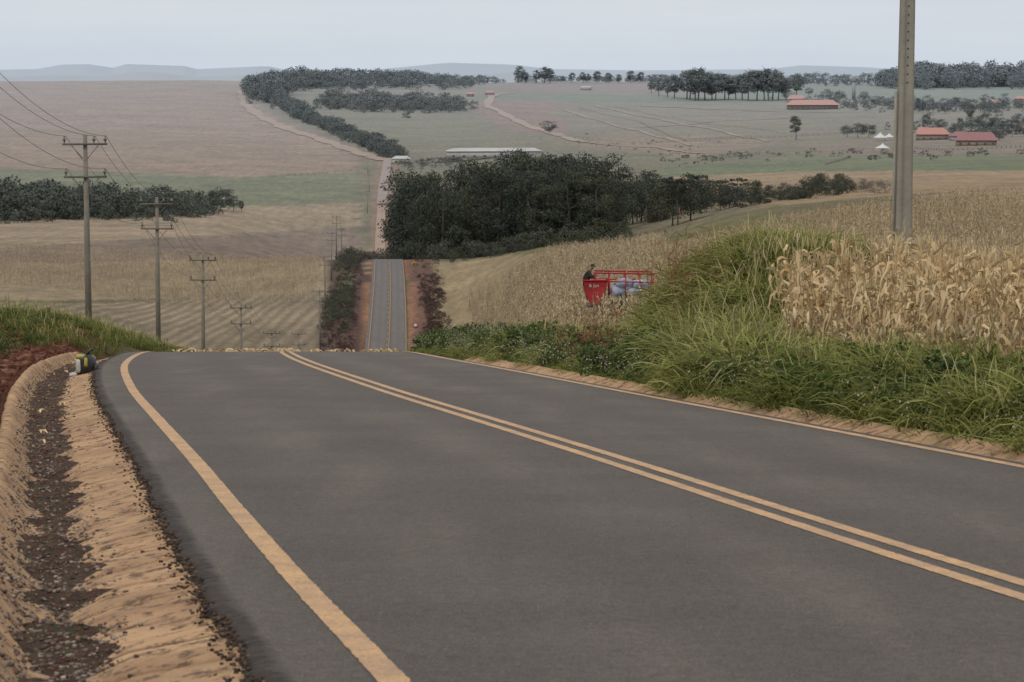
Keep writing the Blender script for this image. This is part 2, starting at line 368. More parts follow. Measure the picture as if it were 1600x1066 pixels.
c = mixc(nt, 1., c, mixc(nt, g4, (.78, .78, .78, 1), (1.2, 1.2, 1.19, 1)), 'MULTIPLY')
c = mixc(nt, 1., c, mixc(nt, g1, (.48, .48, .48, 1), (1.55, 1.54, 1.52, 1)), 'MULTIPLY')
c = mixc(nt, mth(nt, 'MULTIPLY', g6, .7), c, (.26, .22, .20, 1))
at = nt.nodes.new('ShaderNodeAttribute'); at.attribute_name = 'var'
c = mixc(nt, at.outputs['Fac'], c, mixc(nt, g4, (.018, .015, .013, 1), (.055, .044, .038, 1)))
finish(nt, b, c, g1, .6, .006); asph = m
dirt = simple('dirt_track', C(166, 136, 114), C(146, 118, 98), .05, obj=False)
oldroad = simple('dusty_road', C(156, 134, 122), C(136, 118, 110), .1, obj=False)
ry = np.concatenate([np.arange(-30, 8, .5), np.arange(8, 92, .05), ys[(ys > 92) & (ys < 1950)]])
def roadmesh(name, y0, y1, mat, wf, lab, cat):
    rr = ry[(ry >= y0) & (ry <= y1)]
    ro = np.array([-4.09, -4.05, -4.00, -3.97, -3.4, -2, -1, 0, 1, 2, 3, 3.34, 3.40])
    if y0 > 400: ro[:5] += .4
    RY, RO = np.meshgrid(rr, ro, indexing='ij')
    jit = (.035*sn(RY, RY*0, 1, 2.2)+.03*sn(RY, RY*0, 5, 9)+.014*sn(RY, RY*0, 6, 31)+.006*rng.normal(0, 1, RY.shape[0])[:, None])
    RO2 = RO+np.where(RO < -3.98, jit+.02, 0)+np.where(RO > 3.32, .3*jit, 0)
    RO2 = np.where(np.abs(RO+3.97) < .005, RO+.05, RO2)
    RO2 = RO2*wf
    RZ = ZC(RY)+np.clip((RY-300)/4000, 0, .12)
    RZ = RZ-np.where(RO < -4.07, .05, 0)-np.where((RO < -4.02) & (RO > -4.07), .012, 0)-np.where(RO > 3.36, .05, 0)
    rv = np.where(RO < -3.98, 1., 0.)*(RY < 95)
    o = mk(name, np.stack([XC(RY)+RO2, RY, RZ], -1), gridq(*RY.shape), mat, rv, False); addattr(o, 'lane', RO); struct(o, lab, cat)
roadmesh('road', -30, 700, asph, 1, 'two-lane grey asphalt road dipping into a valley', 'road')
roadmesh('dirt_track', 701, 1395, dirt, .6, 'reddish dirt road beyond the asphalt crest', 'track')
roadmesh('road', 1396, 1950, oldroad, .75, 'distant dusty road climbing toward the hill', 'road')
m, nt, b = newmat('road_paint', .7, .25)
P = pos(nt); w1n = noise(nt, P, 3.0, 6, .75, .42, .60); w2n = noise(nt, P, 50, 5, .8, .45, .60); w3n = noise(nt, P, 1.2, 3)
c = mixc(nt, w3n, C(222, 176, 120), C(210, 166, 120))
c = mixc(nt, mth(nt, 'MULTIPLY', w1n, .5), c, C(140, 120, 104)); c = mixc(nt, mth(nt, 'MULTIPLY', w2n, .7), c, C(122, 106, 94))
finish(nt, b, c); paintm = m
paintf = simple('faded_road_paint', C(172, 134, 92), C(154, 120, 86), .4, obj=False)
def line(name, o0, o1, y0, y1, lab, mat, zo=.004, wf=1.):
    yy = ry[(ry >= y0) & (ry <= y1)]; mid_ = (o0+o1)/2; hw = (o1-o0)/2*wf
    YL = np.stack([yy, yy], 1); OL = np.stack([mid_-hw+.0025*rng.normal(0, 1, len(yy)), mid_+hw+.0025*rng.normal(0, 1, len(yy))], 1)
    ZL = ZC(YL)+np.clip((YL-300)/4000, 0, .12)+zo+np.clip((YL-60)/2500, 0, .25)
    struct(mk(name, np.stack([XC(YL)+OL, YL, ZL], -1), gridq(*YL.shape), mat), lab, 'road marking')
line('road_marking', -3.62, -3.49, -25, 300, 'worn yellow edge line painted on asphalt', paintm)
line('road_marking', 3.10, 3.22, -25, 300, 'worn yellow edge line painted on asphalt', paintm)
line('road_marking', -.17, -.06, -25, 300, 'double yellow centre line painted on asphalt', paintm)
line('road_marking', .06, .17, -25, 300, 'double yellow centre line painted on asphalt', paintm)
line('road_marking', -3.5, -3.37, 300.5, 685, 'faded yellow edge line on the far road', paintf, wf=1.3)
line('road_marking', 3.10, 3.22, 300.5, 685, 'faded yellow edge line on the far road', paintf, wf=1.3)
line('road_marking', .06, .17, 300.5, 685, 'yellow centre line on the far road', paintf, wf=1.5)
VL = []
for k_ in range(24):
    y0 = 470+k_*9.0
    yy = np.array([y0, y0+4]); YL = np.stack([yy, yy], 1); OL = np.array([[-.27, -.1], [-.27, -.1]])
    ZL = ZC(YL)+np.clip((YL-300)/4000, 0, .12)+.15
    VL.append(np.stack([XC(YL)+OL, YL, ZL], -1).reshape(4, 3)[[0, 1, 3, 2]])
o = mk('road_marking', np.concatenate(VL), np.arange(96).reshape(-1, 4), paintf); struct(o, 'dashed yellow centre line on asphalt', 'road marking')
# ---------------------------------------------------------------- drainage channels
m, nt, b = newmat('stained_mortar', .9, .1)
P = pos(nt); a1 = noise(nt, P, 1.6, 6, .7); a3 = noise(nt, P, 60, 4, .7)
a4 = noise(nt, P, 6, 6, .8, .53, .58); a5 = noise(nt, pos(nt, (1, 1.3, 1)), 1.2, 6, .75, .45, .6)
at = nt.nodes.new('ShaderNodeAttribute'); at.attribute_name = 'var'
c = mixc(nt, a1, C(208, 174, 136), C(186, 150, 116)); c = mixc(nt, mth(nt, 'MULTIPLY', a5, .5), c, C(152, 116, 92))
c = mixc(nt, at.outputs['Fac'], c, C(80, 60, 50))
c = mixc(nt, .6, c, mixc(nt, a3, (.84, .84, .84, 1), (1.1, 1.1, 1.1, 1)), 'MULTIPLY'); c = mixc(nt, mth(nt, 'MULTIPLY', a4, .85), c, C(92, 72, 62))
finish(nt, b, c, a3, .2, .006); mort = m
def channel(name, oo, zz, y0, y1, lab, sg):
    cy = np.arange(y0, y1, .03); CY, CO = np.meshgrid(cy, np.linspace(oo[0], oo[-1], 46), indexing='ij')
    wob = .012*sn(CY, CY*0, 51, 1.7)
    CZ = ZC(CY)+np.interp(CO+wob*(1 if sg > 0 else 0), oo, zz)
    ph = CY*1.15+.12*sn(CY, CO*.6, 2, .9)+sg*CO*.15+.03*sn(CY, CO*3, 9, 3)
    fr = np.abs((ph % 1)-.5)*2
    crack = sst(.88, .94, fr)
    hsh = np.abs(np.sin(np.floor(ph+.5)*12.9898)*43758.5) % 1
    CZ = CZ+(hsh-.5)*.022*(1-crack)-.022*crack
    CZ = np.where((CO > -4.25) & (CO < 0), np.minimum(CZ, ZC(CY)-.016), CZ)
    o = mk(name, np.stack([XC(CY)+CO, CY, CZ], -1), gridq(*CY.shape), mort, np.clip(np.maximum(crack*.85, hsh*.3), 0, 1), False)
    tag(o, lab, 'drainage channel')
chO, chZ = [-5.30, -5.25, -5.16, -4.95, -4.75, -4.5, -3.9], [-.10, .03, .025, -.20, -.26, -.15, -.02]
channel('drainage_channel', chO, chZ, -12, 70, 'tan mortar-lined gutter partly filled with dirt beside the asphalt', 1)
channel('drainage_channel', [3.38, 3.43, 3.5, 3.75, 3.88], [-.05, -.025, -.035, .06, -.06], -12, 60, 'tan mortar gutter edge half hidden by overhanging grass', -1)
m, nt, b = newmat('red_grit', .95, .05)
P = pos(nt); a1 = noise(nt, P, 3, 6, .7); a3 = noise(nt, P, 55, 4, .8); vo = nt.nodes.new('ShaderNodeTexVoronoi'); vo.inputs['Scale'].default_value = 38; nt.links.new(P, vo.inputs[0])
c = mixc(nt, a1, C(126, 108, 97), C(98, 80, 71)); c = mixc(nt, 1.0, c, mixc(nt, a3, (.5, .5, .5, 1), (1.4, 1.35, 1.3, 1)), 'MULTIPLY')
c = mixc(nt, .3, c, vo.outputs['Color'], 'OVERLAY'); finish(nt, b, c, a3, .9, .03); grit = m
def gritz(CY, CO):
    ph = CY*.85+.5*sn(CY, CY*0, 61, 1.3)+.3*CO
    rid = 1-np.abs((ph % 1)-.5)*2
    return -.235+.10*rid**2+.04*sn(CY, CO*1.5, 31, 1.0)+.022*sn(CY, CO, 33, 4.5)-.05*np.abs(CO+4.8)
cy = np.arange(-12, 70, .05); CY, CO = np.meshgrid(cy, np.linspace(-5.12, -4.1, 34), indexing='ij')
CZ = ZC(CY)+gritz(CY, CO)+.010*sn(CY, CO, 34, 19)
CZ = CZ-.15*sst(.10, .0, CO+5.12)-.25*sst(-4.22, -4.1, CO)
o = mk('gravel', np.stack([XC(CY)+CO, CY, CZ], -1), gridq(*CY.shape), grit, None, True); tag(o, 'reddish dirt and grit lying in the gutter', 'gravel', kind='stuff')
def rock(seed):
    r = np.random.default_rng(seed); V = np.array([(x, y, z) for z in (-.5, .5) for x, y in ((-.5, -.5), (.5, -.5), (.5, .5), (-.5, .5))])
    V = V*r.uniform(.6, 1.2, (8, 3))*np.array([1, .8, .6])
    return V, np.array([(3, 2, 1, 0), (4, 5, 6, 7), (0, 1, 5, 4), (1, 2, 6, 5), (2, 3, 7, 6), (3, 0, 4, 7)]), np.full(8, .5)
RK = [rock(i) for i in range(5)]
sy = 8+52*rng.uniform(0, 1, 14000)**1.7; so = rng.normal(-4.8, .15, 14000)
sx = XC(sy)+so; sz = ZC(sy)+np.maximum(np.interp(so, chO, chZ), gritz(sy, so))
k_ = (so < -4.2) & (so > -5.12)
stm = leafmat('stones', [(0, C(80, 64, 56)), (.5, C(120, 102, 92)), (1, C(186, 172, 158))], 0, 8)
o = scatter(RK, np.stack([sx, sy, sz+.002], 1)[k_], stm, 'pebbles', sc=rng.uniform(.006, .028, k_.sum()), dv=.25)
tag(o, 'loose grey and red pebbles in the roadside gutter', 'pebbles', kind='stuff')
sy = 8+52*rng.uniform(0, 1, 4200)**1.6; so = -4.03-np.abs(rng.normal(0, .06, 4200))
crm = leafmat('asphalt_crumb', [(0, C(50, 42, 38)), (.6, C(80, 66, 58)), (1, C(130, 104, 84))], 0, 8)
o = scatter(RK, np.stack([XC(sy)+so, sy, ZC(sy)-.020-.12*np.clip(-so-4.04, 0, 1)], 1), crm, 'asphalt_crumbs', sc=rng.uniform(.005, .022, len(sy)), dv=.25)
tag(o, 'dark asphalt crumbs along the broken pavement edge', 'asphalt crumbs', kind='stuff')
sy = 18+60*rng.uniform(0, 1, 6500); so = -5.38-np.abs(rng.normal(0, 1.1, 6500)); sx = XC(sy)+so
clod = leafmat('soil_clod', [(0, C(88, 54, 44)), (.5, C(120, 76, 60)), (1, C(156, 112, 90))], 0, 3)
o = scatter(RK, np.stack([sx, sy, G(sx, sy)], 1), clod, 'soil_clods', sc=.02+.16*rng.uniform(0, 1, len(sy))**2, dv=.25); tag(o, 'rough clods of dark red earth on the bank', 'soil clods', kind='stuff')
# ---------------------------------------------------------------- grass
def tuft(seed, nb, hmin, hmax, w, spread=.16, lean=.5, heads=0):
    r = np.random.default_rng(seed); B = Bd()
    for i in range(nb):
        a = r.uniform(0, 2*pi); rad = spread*sqrt(r.uniform()); b0 = np.array([rad*cos(a), rad*sin(a), -.03])
        h = r.uniform(hmin, hmax); ln = lean*r.uniform(.3, 1.2); t = np.linspace(0, 1, 6)
        a2 = a+r.normal(0, .6); d = np.array([cos(a2), sin(a2), 0]); d /= np.linalg.norm(d)
        drop = r.uniform(.3, .95)
        P = b0+d*(ln*h*t**1.5)[:, None]+np.array([0, 0, 1])*(h*(t-drop*t**3)*1.1)[:, None]
        wd = np.array([-d[1], d[0], r.normal(0, .4)]); wd /= np.linalg.norm(wd)
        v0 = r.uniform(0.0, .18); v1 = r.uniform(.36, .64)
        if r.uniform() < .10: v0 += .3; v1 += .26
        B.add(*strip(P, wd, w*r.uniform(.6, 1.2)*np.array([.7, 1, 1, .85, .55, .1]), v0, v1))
    for i in range(heads):
        a = r.uniform(0, 2*pi); d = np.array([cos(a), sin(a), 0]); h = hmax*r.uniform(.9, 1.15); t = np.linspace(0, 1, 5)
        P = d*(.35*h*t**2)[:, None]+np.array([0, 0, 1])*(h*(t-.1*t**3))[:, None]
        wd = np.array([-d[1], d[0], 0]); B.add(*strip(P, wd, np.array([.005, .005, .005, .018, .004]), .5, .88))
    return B.arr()
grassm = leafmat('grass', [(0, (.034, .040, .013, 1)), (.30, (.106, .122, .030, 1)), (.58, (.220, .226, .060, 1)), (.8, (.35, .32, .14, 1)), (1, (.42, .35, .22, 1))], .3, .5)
T_tall = [tuft(i, 28, .45, 1.1, .035, .30, .9, 1 if i % 2 == 0 else 0) for i in range(9)]
T_low = [tuft(20+i, 18, .2, .55, .016, .2, .6, 1) for i in range(5)]
N = 14500
gy = 12+78*rng.uniform(0, 1, N)**.9; go_ = 3.75+rng.uniform(0, 1, N)**1.15*7.5
gx = XC(gy)+go_
inm = ~((go_ > 6.2) & (gy < 56) & (gx/gy*F+800 > 1240)); gx, gy, go_ = gx[inm], gy[inm], go_[inm]
gp = 800+F*gx/gy
cl_ = sn(gx, gy, 6, .75)+.6*sn(gx, gy, 16, 2.0)
hs = np.interp(gy, [15, 30, 46, 56, 66, 80, 90], [.84, .86, .84, 1.05, 1.02, .70, .6])*(.65+.4*rng.uniform(0, 1, len(gy)))*np.interp(go_, [3.75, 4.4, 6], [.6, .95, 1])*(1+.34*cl_)
hs *= np.interp(gp, [700, 850, 980, 1030, 1080, 1200, 1260], [.5, .66, .62, .7, 1.1, 1.1, .92])
va = -.03+.15*sn(gx, gy, 15, .5)+.12*cl_
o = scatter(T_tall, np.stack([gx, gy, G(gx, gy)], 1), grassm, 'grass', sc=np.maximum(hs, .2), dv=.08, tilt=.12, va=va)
tag(o, 'tall green and straw grass covering the road bank', 'grass', kind='stuff')
N = 5400
gx = rng.uniform(2.6, 9.4, N); gy = rng.normal(61, 5, N); gq = gx/gy*F+800; k_ = (gx-XC(gy) > 5) & (gq > 1035) & (gq < 1395) & ~((gy < 57) & (gq > 1240)); gx, gy = gx[k_], gy[k_]
cl_ = sn(gx, gy, 26, .9)+.5*sn(gx, gy, 27, 2.2)
o = scatter(T_tall, np.stack([gx, gy, G(gx, gy)], 1), grassm, 'grass', sc=np.maximum(rng.uniform(.6, 1.0, len(gx))*(1+.32*cl_), .2), dv=.08, tilt=.12, va=-.04+.14*sn(gx, gy, 15, .8)+.11*cl_)
tag(o, 'tall clump of grass on a roadside mound', 'grass', kind='stuff')
N = 17000
gy = 20+110*rng.uniform(0, 1, N)**.8; go_ = -4.5-rng.uniform(0, 1, N)**.8*11; gx = XC(gy)+go_
q_ = (sn(gx, gy, 9, 1.1)+.6*sn(gx, gy, 12, 3.3))*.9+(-go_-6.8)*.45+rng.normal(0, .3, N)+1.8*sst(60, 72, gy)
k_ = (q_ > .1) & ((go_ < -5.6) | (gy > 71))
gx, gy, go_ = gx[k_], gy[k_], go_[k_]
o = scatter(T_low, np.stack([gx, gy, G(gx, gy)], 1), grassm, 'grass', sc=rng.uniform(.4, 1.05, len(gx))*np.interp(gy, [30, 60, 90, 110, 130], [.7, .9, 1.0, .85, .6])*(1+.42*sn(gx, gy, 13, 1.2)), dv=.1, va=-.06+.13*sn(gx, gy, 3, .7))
tag(o, 'short green grass on a red soil bank', 'grass', kind='stuff')
redm = leafmat('dead_weed', [(0, C(92, 60, 46)), (.6, C(136, 94, 70)), (1, C(176, 138, 106))], .2)
def weed(seed, h=1.5):
    r = np.random.default_rng(seed); B = Bd()
    for i in range(4):
        a = r.uniform(0, 2*pi); ln = r.uniform(.05, .4); t = np.linspace(0, 1, 6); d = np.array([cos(a), sin(a), 0]); hh = h*r.uniform(.55, 1)
        P = d*(ln*t**1.5)[:, None]+np.array([0, 0, 1])*(hh*t)[:, None]+r.normal(0, .015, (6, 3))
        B.add(*strip(P, np.array([-d[1], d[0], 0]), np.array([.013, .012, .011, .009, .007, .004]), .1, .8))
        for j in range(6):
            q = P[r.integers(1, 6)]+r.normal(0, .02, 3); dd = r.normal(0, 1, 3); dd[2] = abs(dd[2])*1.2; dd /= np.linalg.norm(dd)
            Pb = q+dd*np.array([0, .1, .2])[:, None]*r.uniform(.5, 1.2)
            w = np.cross(dd, r.normal(0, 1, 3)); w /= np.linalg.norm(w)
            B.add(*strip(Pb, w, np.array([.004, .012, .003]), .4, r.uniform(.5, 1)))
    return B.arr()
gx = np.concatenate([rng.normal(3.6, .25, 50), rng.normal(1.1, .35, 150), rng.normal(3.5, .4, 60), rng.uniform(2, 5, 50)]); gy = np.concatenate([rng.normal(61, 2.5, 50), rng.normal(46, 2.5, 150), rng.normal(57, 3, 60), rng.uniform(27, 42, 50)])
ss = np.concatenate([rng.uniform(.8, 1.6, 50), rng.uniform(.4, .7, 150), rng.uniform(.4, .7, 60), rng.uniform(.35, .55, 50)])
k_ = gx-XC(gy) > 4.0
gx, gy, ss = gx[k_], gy[k_], ss[k_]
o = scatter([weed(i) for i in range(6)], np.stack([gx, gy, G(gx, gy)], 1), redm, 'dead_weeds', sc=ss)
tag(o, 'reddish brown dead weed stalks standing in the grass', 'weeds', kind='stuff')
whm = leafmat('flower_fluff', [(0, C(130, 128, 104)), (1, C(204, 202, 188))], .2)
r = np.random.default_rng(5); tf = []
for s in range(3):
    B = Bd()
    for i in range(7):
        c0 = np.array([r.normal(0, .16), r.normal(0, .16), r.uniform(.2, .6)]); u = r.normal(0, 1, 3); u /= np.linalg.norm(u); v = np.cross(u, r.normal(0, 1, 3)); v /= np.linalg.norm(v)
        B.add([c0-u*.010-v*.010, c0+u*.010-v*.010, c0+u*.010+v*.010, c0-u*.010+v*.010], [(0, 1, 2, 3)], r.uniform(.0, 1))
    tf.append(B.arr())
N = 2200
gy = rng.uniform(24, 84, N); go_ = 3.8+np.abs(rng.normal(0, .7, N)); gx = XC(gy)+go_; k_ = sn(gx, gy, 41, .5) > -.1; gx, gy = gx[k_], gy[k_]
o = scatter(tf, np.stack([gx, gy, G(gx, gy)], 1), whm, 'wildflowers', dv=.2); tag(o, 'tiny whitish flower heads along the road verge', 'wildflowers', kind='stuff')
# ---------------------------------------------------------------- corn
def corn(seed, fine=True):
    r = np.random.default_rng(seed); B = Bd(); H = r.uniform(1.65, 2.05); lx, ly = r.normal(0, .10, 2)
    t = np.linspace(0, 1, 5); st = np.stack([lx*t**2, ly*t**2, H*t-.03], 1)
    if fine: B.tube(st, np.linspace(.014, .005, 5), 5, .45, False)
    else:
        B.add(*strip(st[[0, 4]], np.array([1, 0, 0]), .03, .3, .6)); 
    nl = 12 if fine else 6
    for i in range(nl):
        f = (.22+.75*i/nl); p0 = np.array([lx*f*f, ly*f*f, H*f]); a = (i % 2)*pi+r.normal(0, .6)+seed
        d = np.array([cos(a), sin(a), 0]); Lf = r.uniform(.33, .72); dr = r.uniform(.1, 1.7); ns = 6 if fine else 4
        t = np.linspace(0, 1, ns); P = p0+d*(Lf*.62*(t-.3*t**2.5))[:, None]+np.array([0, 0, 1])*(Lf*(.6*t-dr*t**2))[:, None]
        if fine: P += r.normal(0, .018, P.shape)
        tw = r.normal(0, .9); wd = np.array([-d[1]*cos(tw), d[0]*cos(tw), sin(tw)])
        w = np.interp(t, [0, .3, .8, 1], [.028, .066, .038, .005])*(1 if fine else 1.2)
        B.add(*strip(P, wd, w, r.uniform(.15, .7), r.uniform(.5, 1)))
    if fine:
        for i in range(5):
            a = r.uniform(0, 2*pi); d = np.array([cos(a)*.35, sin(a)*.35, 1]); P = st[-1]+d*np.array([0, .10, .2])[:, None]
            B.add(*strip(P, np.array([-sin(a), cos(a), 0]), np.array([.006, .010, .005]), .5, .8))
        a = r.uniform(0, 2*pi); d = np.array([cos(a), sin(a), 0]); p0 = np.array([lx*.25, ly*.25, H*.5])
        P = p0+d*np.array([.02, .07, .11, .13])[:, None]+np.array([0, 0, 1])*np.array([.05, .03, -.07, -.18])[:, None]
        B.tube(P, [.012, .03, .028, .008], 6, .85)
    return B.arr()
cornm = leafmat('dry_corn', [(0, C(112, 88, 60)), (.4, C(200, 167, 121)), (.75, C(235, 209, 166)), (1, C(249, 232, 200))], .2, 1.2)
cornf = leafmat('dry_corn_field', [(0, C(124, 108, 86, 1.2)), (.45, C(160, 142, 114, 1.2)), (.8, C(186, 167, 138, 1.2)), (1, C(204, 186, 158, 1.2))], 0, .15)
CV = [corn(i) for i in range(8)]
cmesh = [mk('corn_plant', V, Q, cornm, A, False, False) for V, Q, A in CV]
pts = []
for rr in np.arange(0, 44, .62):
    for q in np.arange(0, 60, .25):
        x = 3+q*1.0; y = 37+rr+ .12*q; pts.append((x, y))
pts = np.array(pts)+rng.normal(0, .06, (len(pts), 2)); x, y = pts[:, 0], pts[:, 1]; pp = 800+F*x/y
k_ = (x-XC(y) > 6.3) & (pp > 1236+18*sn(x, y, 3, 2)) & (pp < 1700) & (y < 75) & ~((y > 54) & (pp < 1395))
pts = pts[k_]; pts = pts[np.argsort(pts[:, 1])]
for i, (x, y) in enumerate(pts[:300]):
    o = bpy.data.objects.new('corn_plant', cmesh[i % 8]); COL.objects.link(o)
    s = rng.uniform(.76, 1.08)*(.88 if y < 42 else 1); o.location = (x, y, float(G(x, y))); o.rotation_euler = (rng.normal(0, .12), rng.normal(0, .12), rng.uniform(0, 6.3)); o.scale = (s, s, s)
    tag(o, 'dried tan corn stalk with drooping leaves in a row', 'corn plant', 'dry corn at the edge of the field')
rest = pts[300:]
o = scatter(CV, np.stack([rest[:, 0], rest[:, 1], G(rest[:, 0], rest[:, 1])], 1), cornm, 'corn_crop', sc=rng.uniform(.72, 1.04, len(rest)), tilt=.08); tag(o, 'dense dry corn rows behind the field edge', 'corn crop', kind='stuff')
CL = [corn(50+i, False) for i in range(6)]
def field(N, p0, p1, y0, y1, cond, lab, sc=1., rs=.9, jt=.16):
    y = rng.uniform(y0, y1, N); p = rng.uniform(p0, p1, N); x = (p-800)/F*y
    u = x+.05*y+.6*sn(x, y, 3, .03); u = np.round(u/rs)*rs+rng.normal(0, jt, N); x = u-.05*y-.6*sn(x, y, 3, .03)
    k_ = cond(x, y, 800+F*x/y); x, y = x[k_], y[k_]
    o = scatter(CL, np.stack([x, y, G(x, y)], 1), cornf, 'corn_crop', sc=sc*rng.uniform(.7, 1.15, len(x)), dv=.17, tilt=.12, va=.14*sn(x, y, 8, .06)); tag(o, lab, 'corn crop', kind='stuff')
def crest(p): return np.interp(p, [690, 850, 1000, 1200, 1600], [600, 490, 405, 340, 310])
field(15000, 1010, 1720, 76, 330, lambda x, y, p: (x-XC(y) > 13+3*sn(x, y, 2, .1)) & (y < crest(p)) & ~((y < 95) & (p < 1420)), 'wide field of standing dry corn on a gentle rise', .8)
field(19000, 672, 1040, 130, 600, lambda x, y, p: (x-XC(y) > 13+y*.004) & (y < crest(p)), 'field of standing dry corn sloping to the valley', .95, 1.0)
field(11000, -60, 512, 575, 790, lambda x, y, p: (x-XC(y) < -16) , 'pale band of standing dry corn across the valley', .9, .9, .5)
# ---------------------------------------------------------------- trees
bark = simple('bark', C(96, 86, 74), C(60, 52, 46), 3)
def fol(name, d, l, hl, ob=False): return leafmat(name, [(0, d), (.5, l), (1, hl)], 0, .08, ob)
fdark = fol('foliage_dark', (.020, .024, .014, 1), (.038, .043, .025, 1), (.064, .068, .040, 1), True)
fmid = fol('foliage_mid', (.030, .034, .022, 1), (.058, .063, .037, 1), (.095, .098, .055, 1), True)
fbrn = fol('foliage_brown', (.05, .043, .032, 1), (.10, .085, .062, 1), (.17, .145, .11, 1))
fgrn = leafmat('broad_leaves', [(0, (.03, .045, .016, 1)), (.5, (.085, .115, .035, 1)), (1, (.17, .20, .07, 1))], .2, 1.5)
def crown(kind, seed, nl=40, nc=34, leaf=.035):
    r = np.random.default_rng(seed); cl = []
    for i in range(nc):
        u = r.normal(0, 1, 3); u /= np.linalg.norm(u); q = r.uniform(.35, 1)**.5
        if kind == 'dense':
            h_ = r.uniform(.03, .93); a = r.uniform(0, 2*pi); rr = (.24 if h_ < .55 else .24*sqrt(max(0, 1-((h_-.55)/.40)**2))+.02)*r.uniform(.3, 1)**.5
            c = np.array([rr*cos(a), rr*sin(a), h_]); rad = r.uniform(.06, .12)
        elif kind == 'tall': c = np.array([0, 0, .60])+u*q*np.array([.18, .18, .34]); rad = r.uniform(.06, .10)
        elif kind == 'umbrella':
            a = r.uniform(0, 2*pi); k_ = r.uniform(.1, 1)**.5; lv = r.choice([.95, .82], p=[.7, .3]); c = np.array([.26*k_*cos(a), .26*k_*sin(a), lv-.08*(1-k_)+r.normal(0, .01)]); rad = r.uniform(.04, .06)
        elif kind == 'bush': c = np.array([0, 0, .42])+u*q*np.array([.45, .45, .42]); rad = r.uniform(.12, .2)
        else: c = np.array([0, 0, .55])+u*q*np.array([.36, .36, .36]); rad = r.uniform(.10, .16)
        cl.append((c, rad, r.uniform(-.25, .28)))
    V, A = [], []
    for c, rad, dv in cl:
        p = r.normal(0, 1, (nl, 3)); p /= np.linalg.norm(p, axis=1)[:, None]; p *= (r.uniform(.2, 1, nl)**.45)[:, None]*rad; p[:, 2] *= .75
        cen = c+p; u = r.normal(0, 1, (nl, 3)); u /= np.linalg.norm(u, axis=1)[:, None]; v = np.cross(u, r.normal(0, 1, (nl, 3))); v /= np.linalg.norm(v, axis=1)[:, None]
        s = leaf*r.uniform(.5, 1.1, nl)[:, None]
        V.append(np.stack([cen-u*s*.5, cen-v*s*.4, cen+u*s*.5, cen+v*s*.4], 1))
        A.append(np.repeat(np.clip(.42+dv+.28*p[:, 2]/rad+r.normal(0, .05, nl), 0, 1), 4))  # lower leaves of each clump darker: shade put into the colour
    V = np.concatenate(V).reshape(-1, 3); return V, np.arange(len(V)).reshape(-1, 4), np.concatenate(A)
def trunk(kind, seed):
    r = np.random.default_rng(seed); B = Bd(); top = {'dense': .8, 'tall': .9, 'umbrella': .93, 'round': .65}[kind]
    t = np.linspace(0, 1, 6); P = np.stack([.02*np.sin(3*t+seed), .02*np.cos(2*t+seed)-.02, t*top-.02], 1); B.tube(P, np.linspace(.018, .005, 6), 6)
    for i in range(8):
        k_ = r.integers(2, 6); a = r.uniform(0, 2*pi); d = np.array([cos(a), sin(a), r.uniform(.3, 1.)]); ln = r.uniform(.1, .22)
        B.tube(P[k_]+d*np.array([0, .5, 1])[:, None]*ln, [.007, .005, .003], 4)
    return B.obj('trunk', bark, link=False)
trees = {}
def proto(key, kind, seed, fm, **kw):
    V, Q, A = crown(kind, seed, **kw); trees.setdefault(key, []).append((trunk(kind, seed), mk('crown', V, Q, fm, A, False, False)))
for i in range(5): proto('grove', 'dense', i, fdark, nl=120, nc=54, leaf=.022)
for i in range(4): proto('round', 'round', 10+i, fdark, nl=90, nc=36, leaf=.034)
for i in range(4): proto('tall', 'tall', 20+i, fmid, nl=60, nc=44, leaf=.036)
for i in range(3): proto('umb', 'umbrella', 30+i, fdark, nl=45, nc=32, leaf=.035)
for i in range(3): proto('bare', 'round', 40+i, fbrn, nl=30, nc=38, leaf=.03)
def tree(key, x, y, H, lab, grp=None, wid=1.0, z=None):
    lst = trees[key]; tm, cm = lst[rng.integers(len(lst))]
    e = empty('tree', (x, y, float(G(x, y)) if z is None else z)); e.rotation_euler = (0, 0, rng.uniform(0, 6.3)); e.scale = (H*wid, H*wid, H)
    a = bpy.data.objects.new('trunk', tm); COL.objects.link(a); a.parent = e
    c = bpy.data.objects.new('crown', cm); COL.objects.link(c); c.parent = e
    tag(e, lab, 'tree', grp)
gt = ([600, 612, 630, 650, 665, 690, 715, 740, 770, 800, 830, 860, 885, 900, 925, 945, 965, 985], [276, 250, 256, 268, 262, 256, 262, 244, 246, 230, 240, 232, 242, 232, 244, 240, 258, 290])
for i in range(72):
    y = rng.uniform(712, 830); p = 602+364*((i*0.618034) % 1); x = (p-800)/F*y
    if x-XC(y) < 5.5: x = float(XC(y))+5.5+rng.uniform(0, 4); p = 800+F*x/y
    g_ = float(G(x, y)); top = float(tt(np.interp(p, *gt)+(rng.uniform(-3, 8) if i % 4 == 0 else rng.uniform(14, 56))))*y
    H = max(10, top-g_+1.5); tree('grove', x, y, H, 'dense dark green tree crowded in a grove', 'trees of the dark grove', rng.uniform(.8, 1.15), g_-1.5)
rt = ([975, 1010, 1030, 1060, 1090, 1140, 1165, 1200, 1245, 1270, 1310, 1340, 1385], [262, 260, 274, 264, 268, 282, 270, 290, 284, 268, 266, 282, 278])
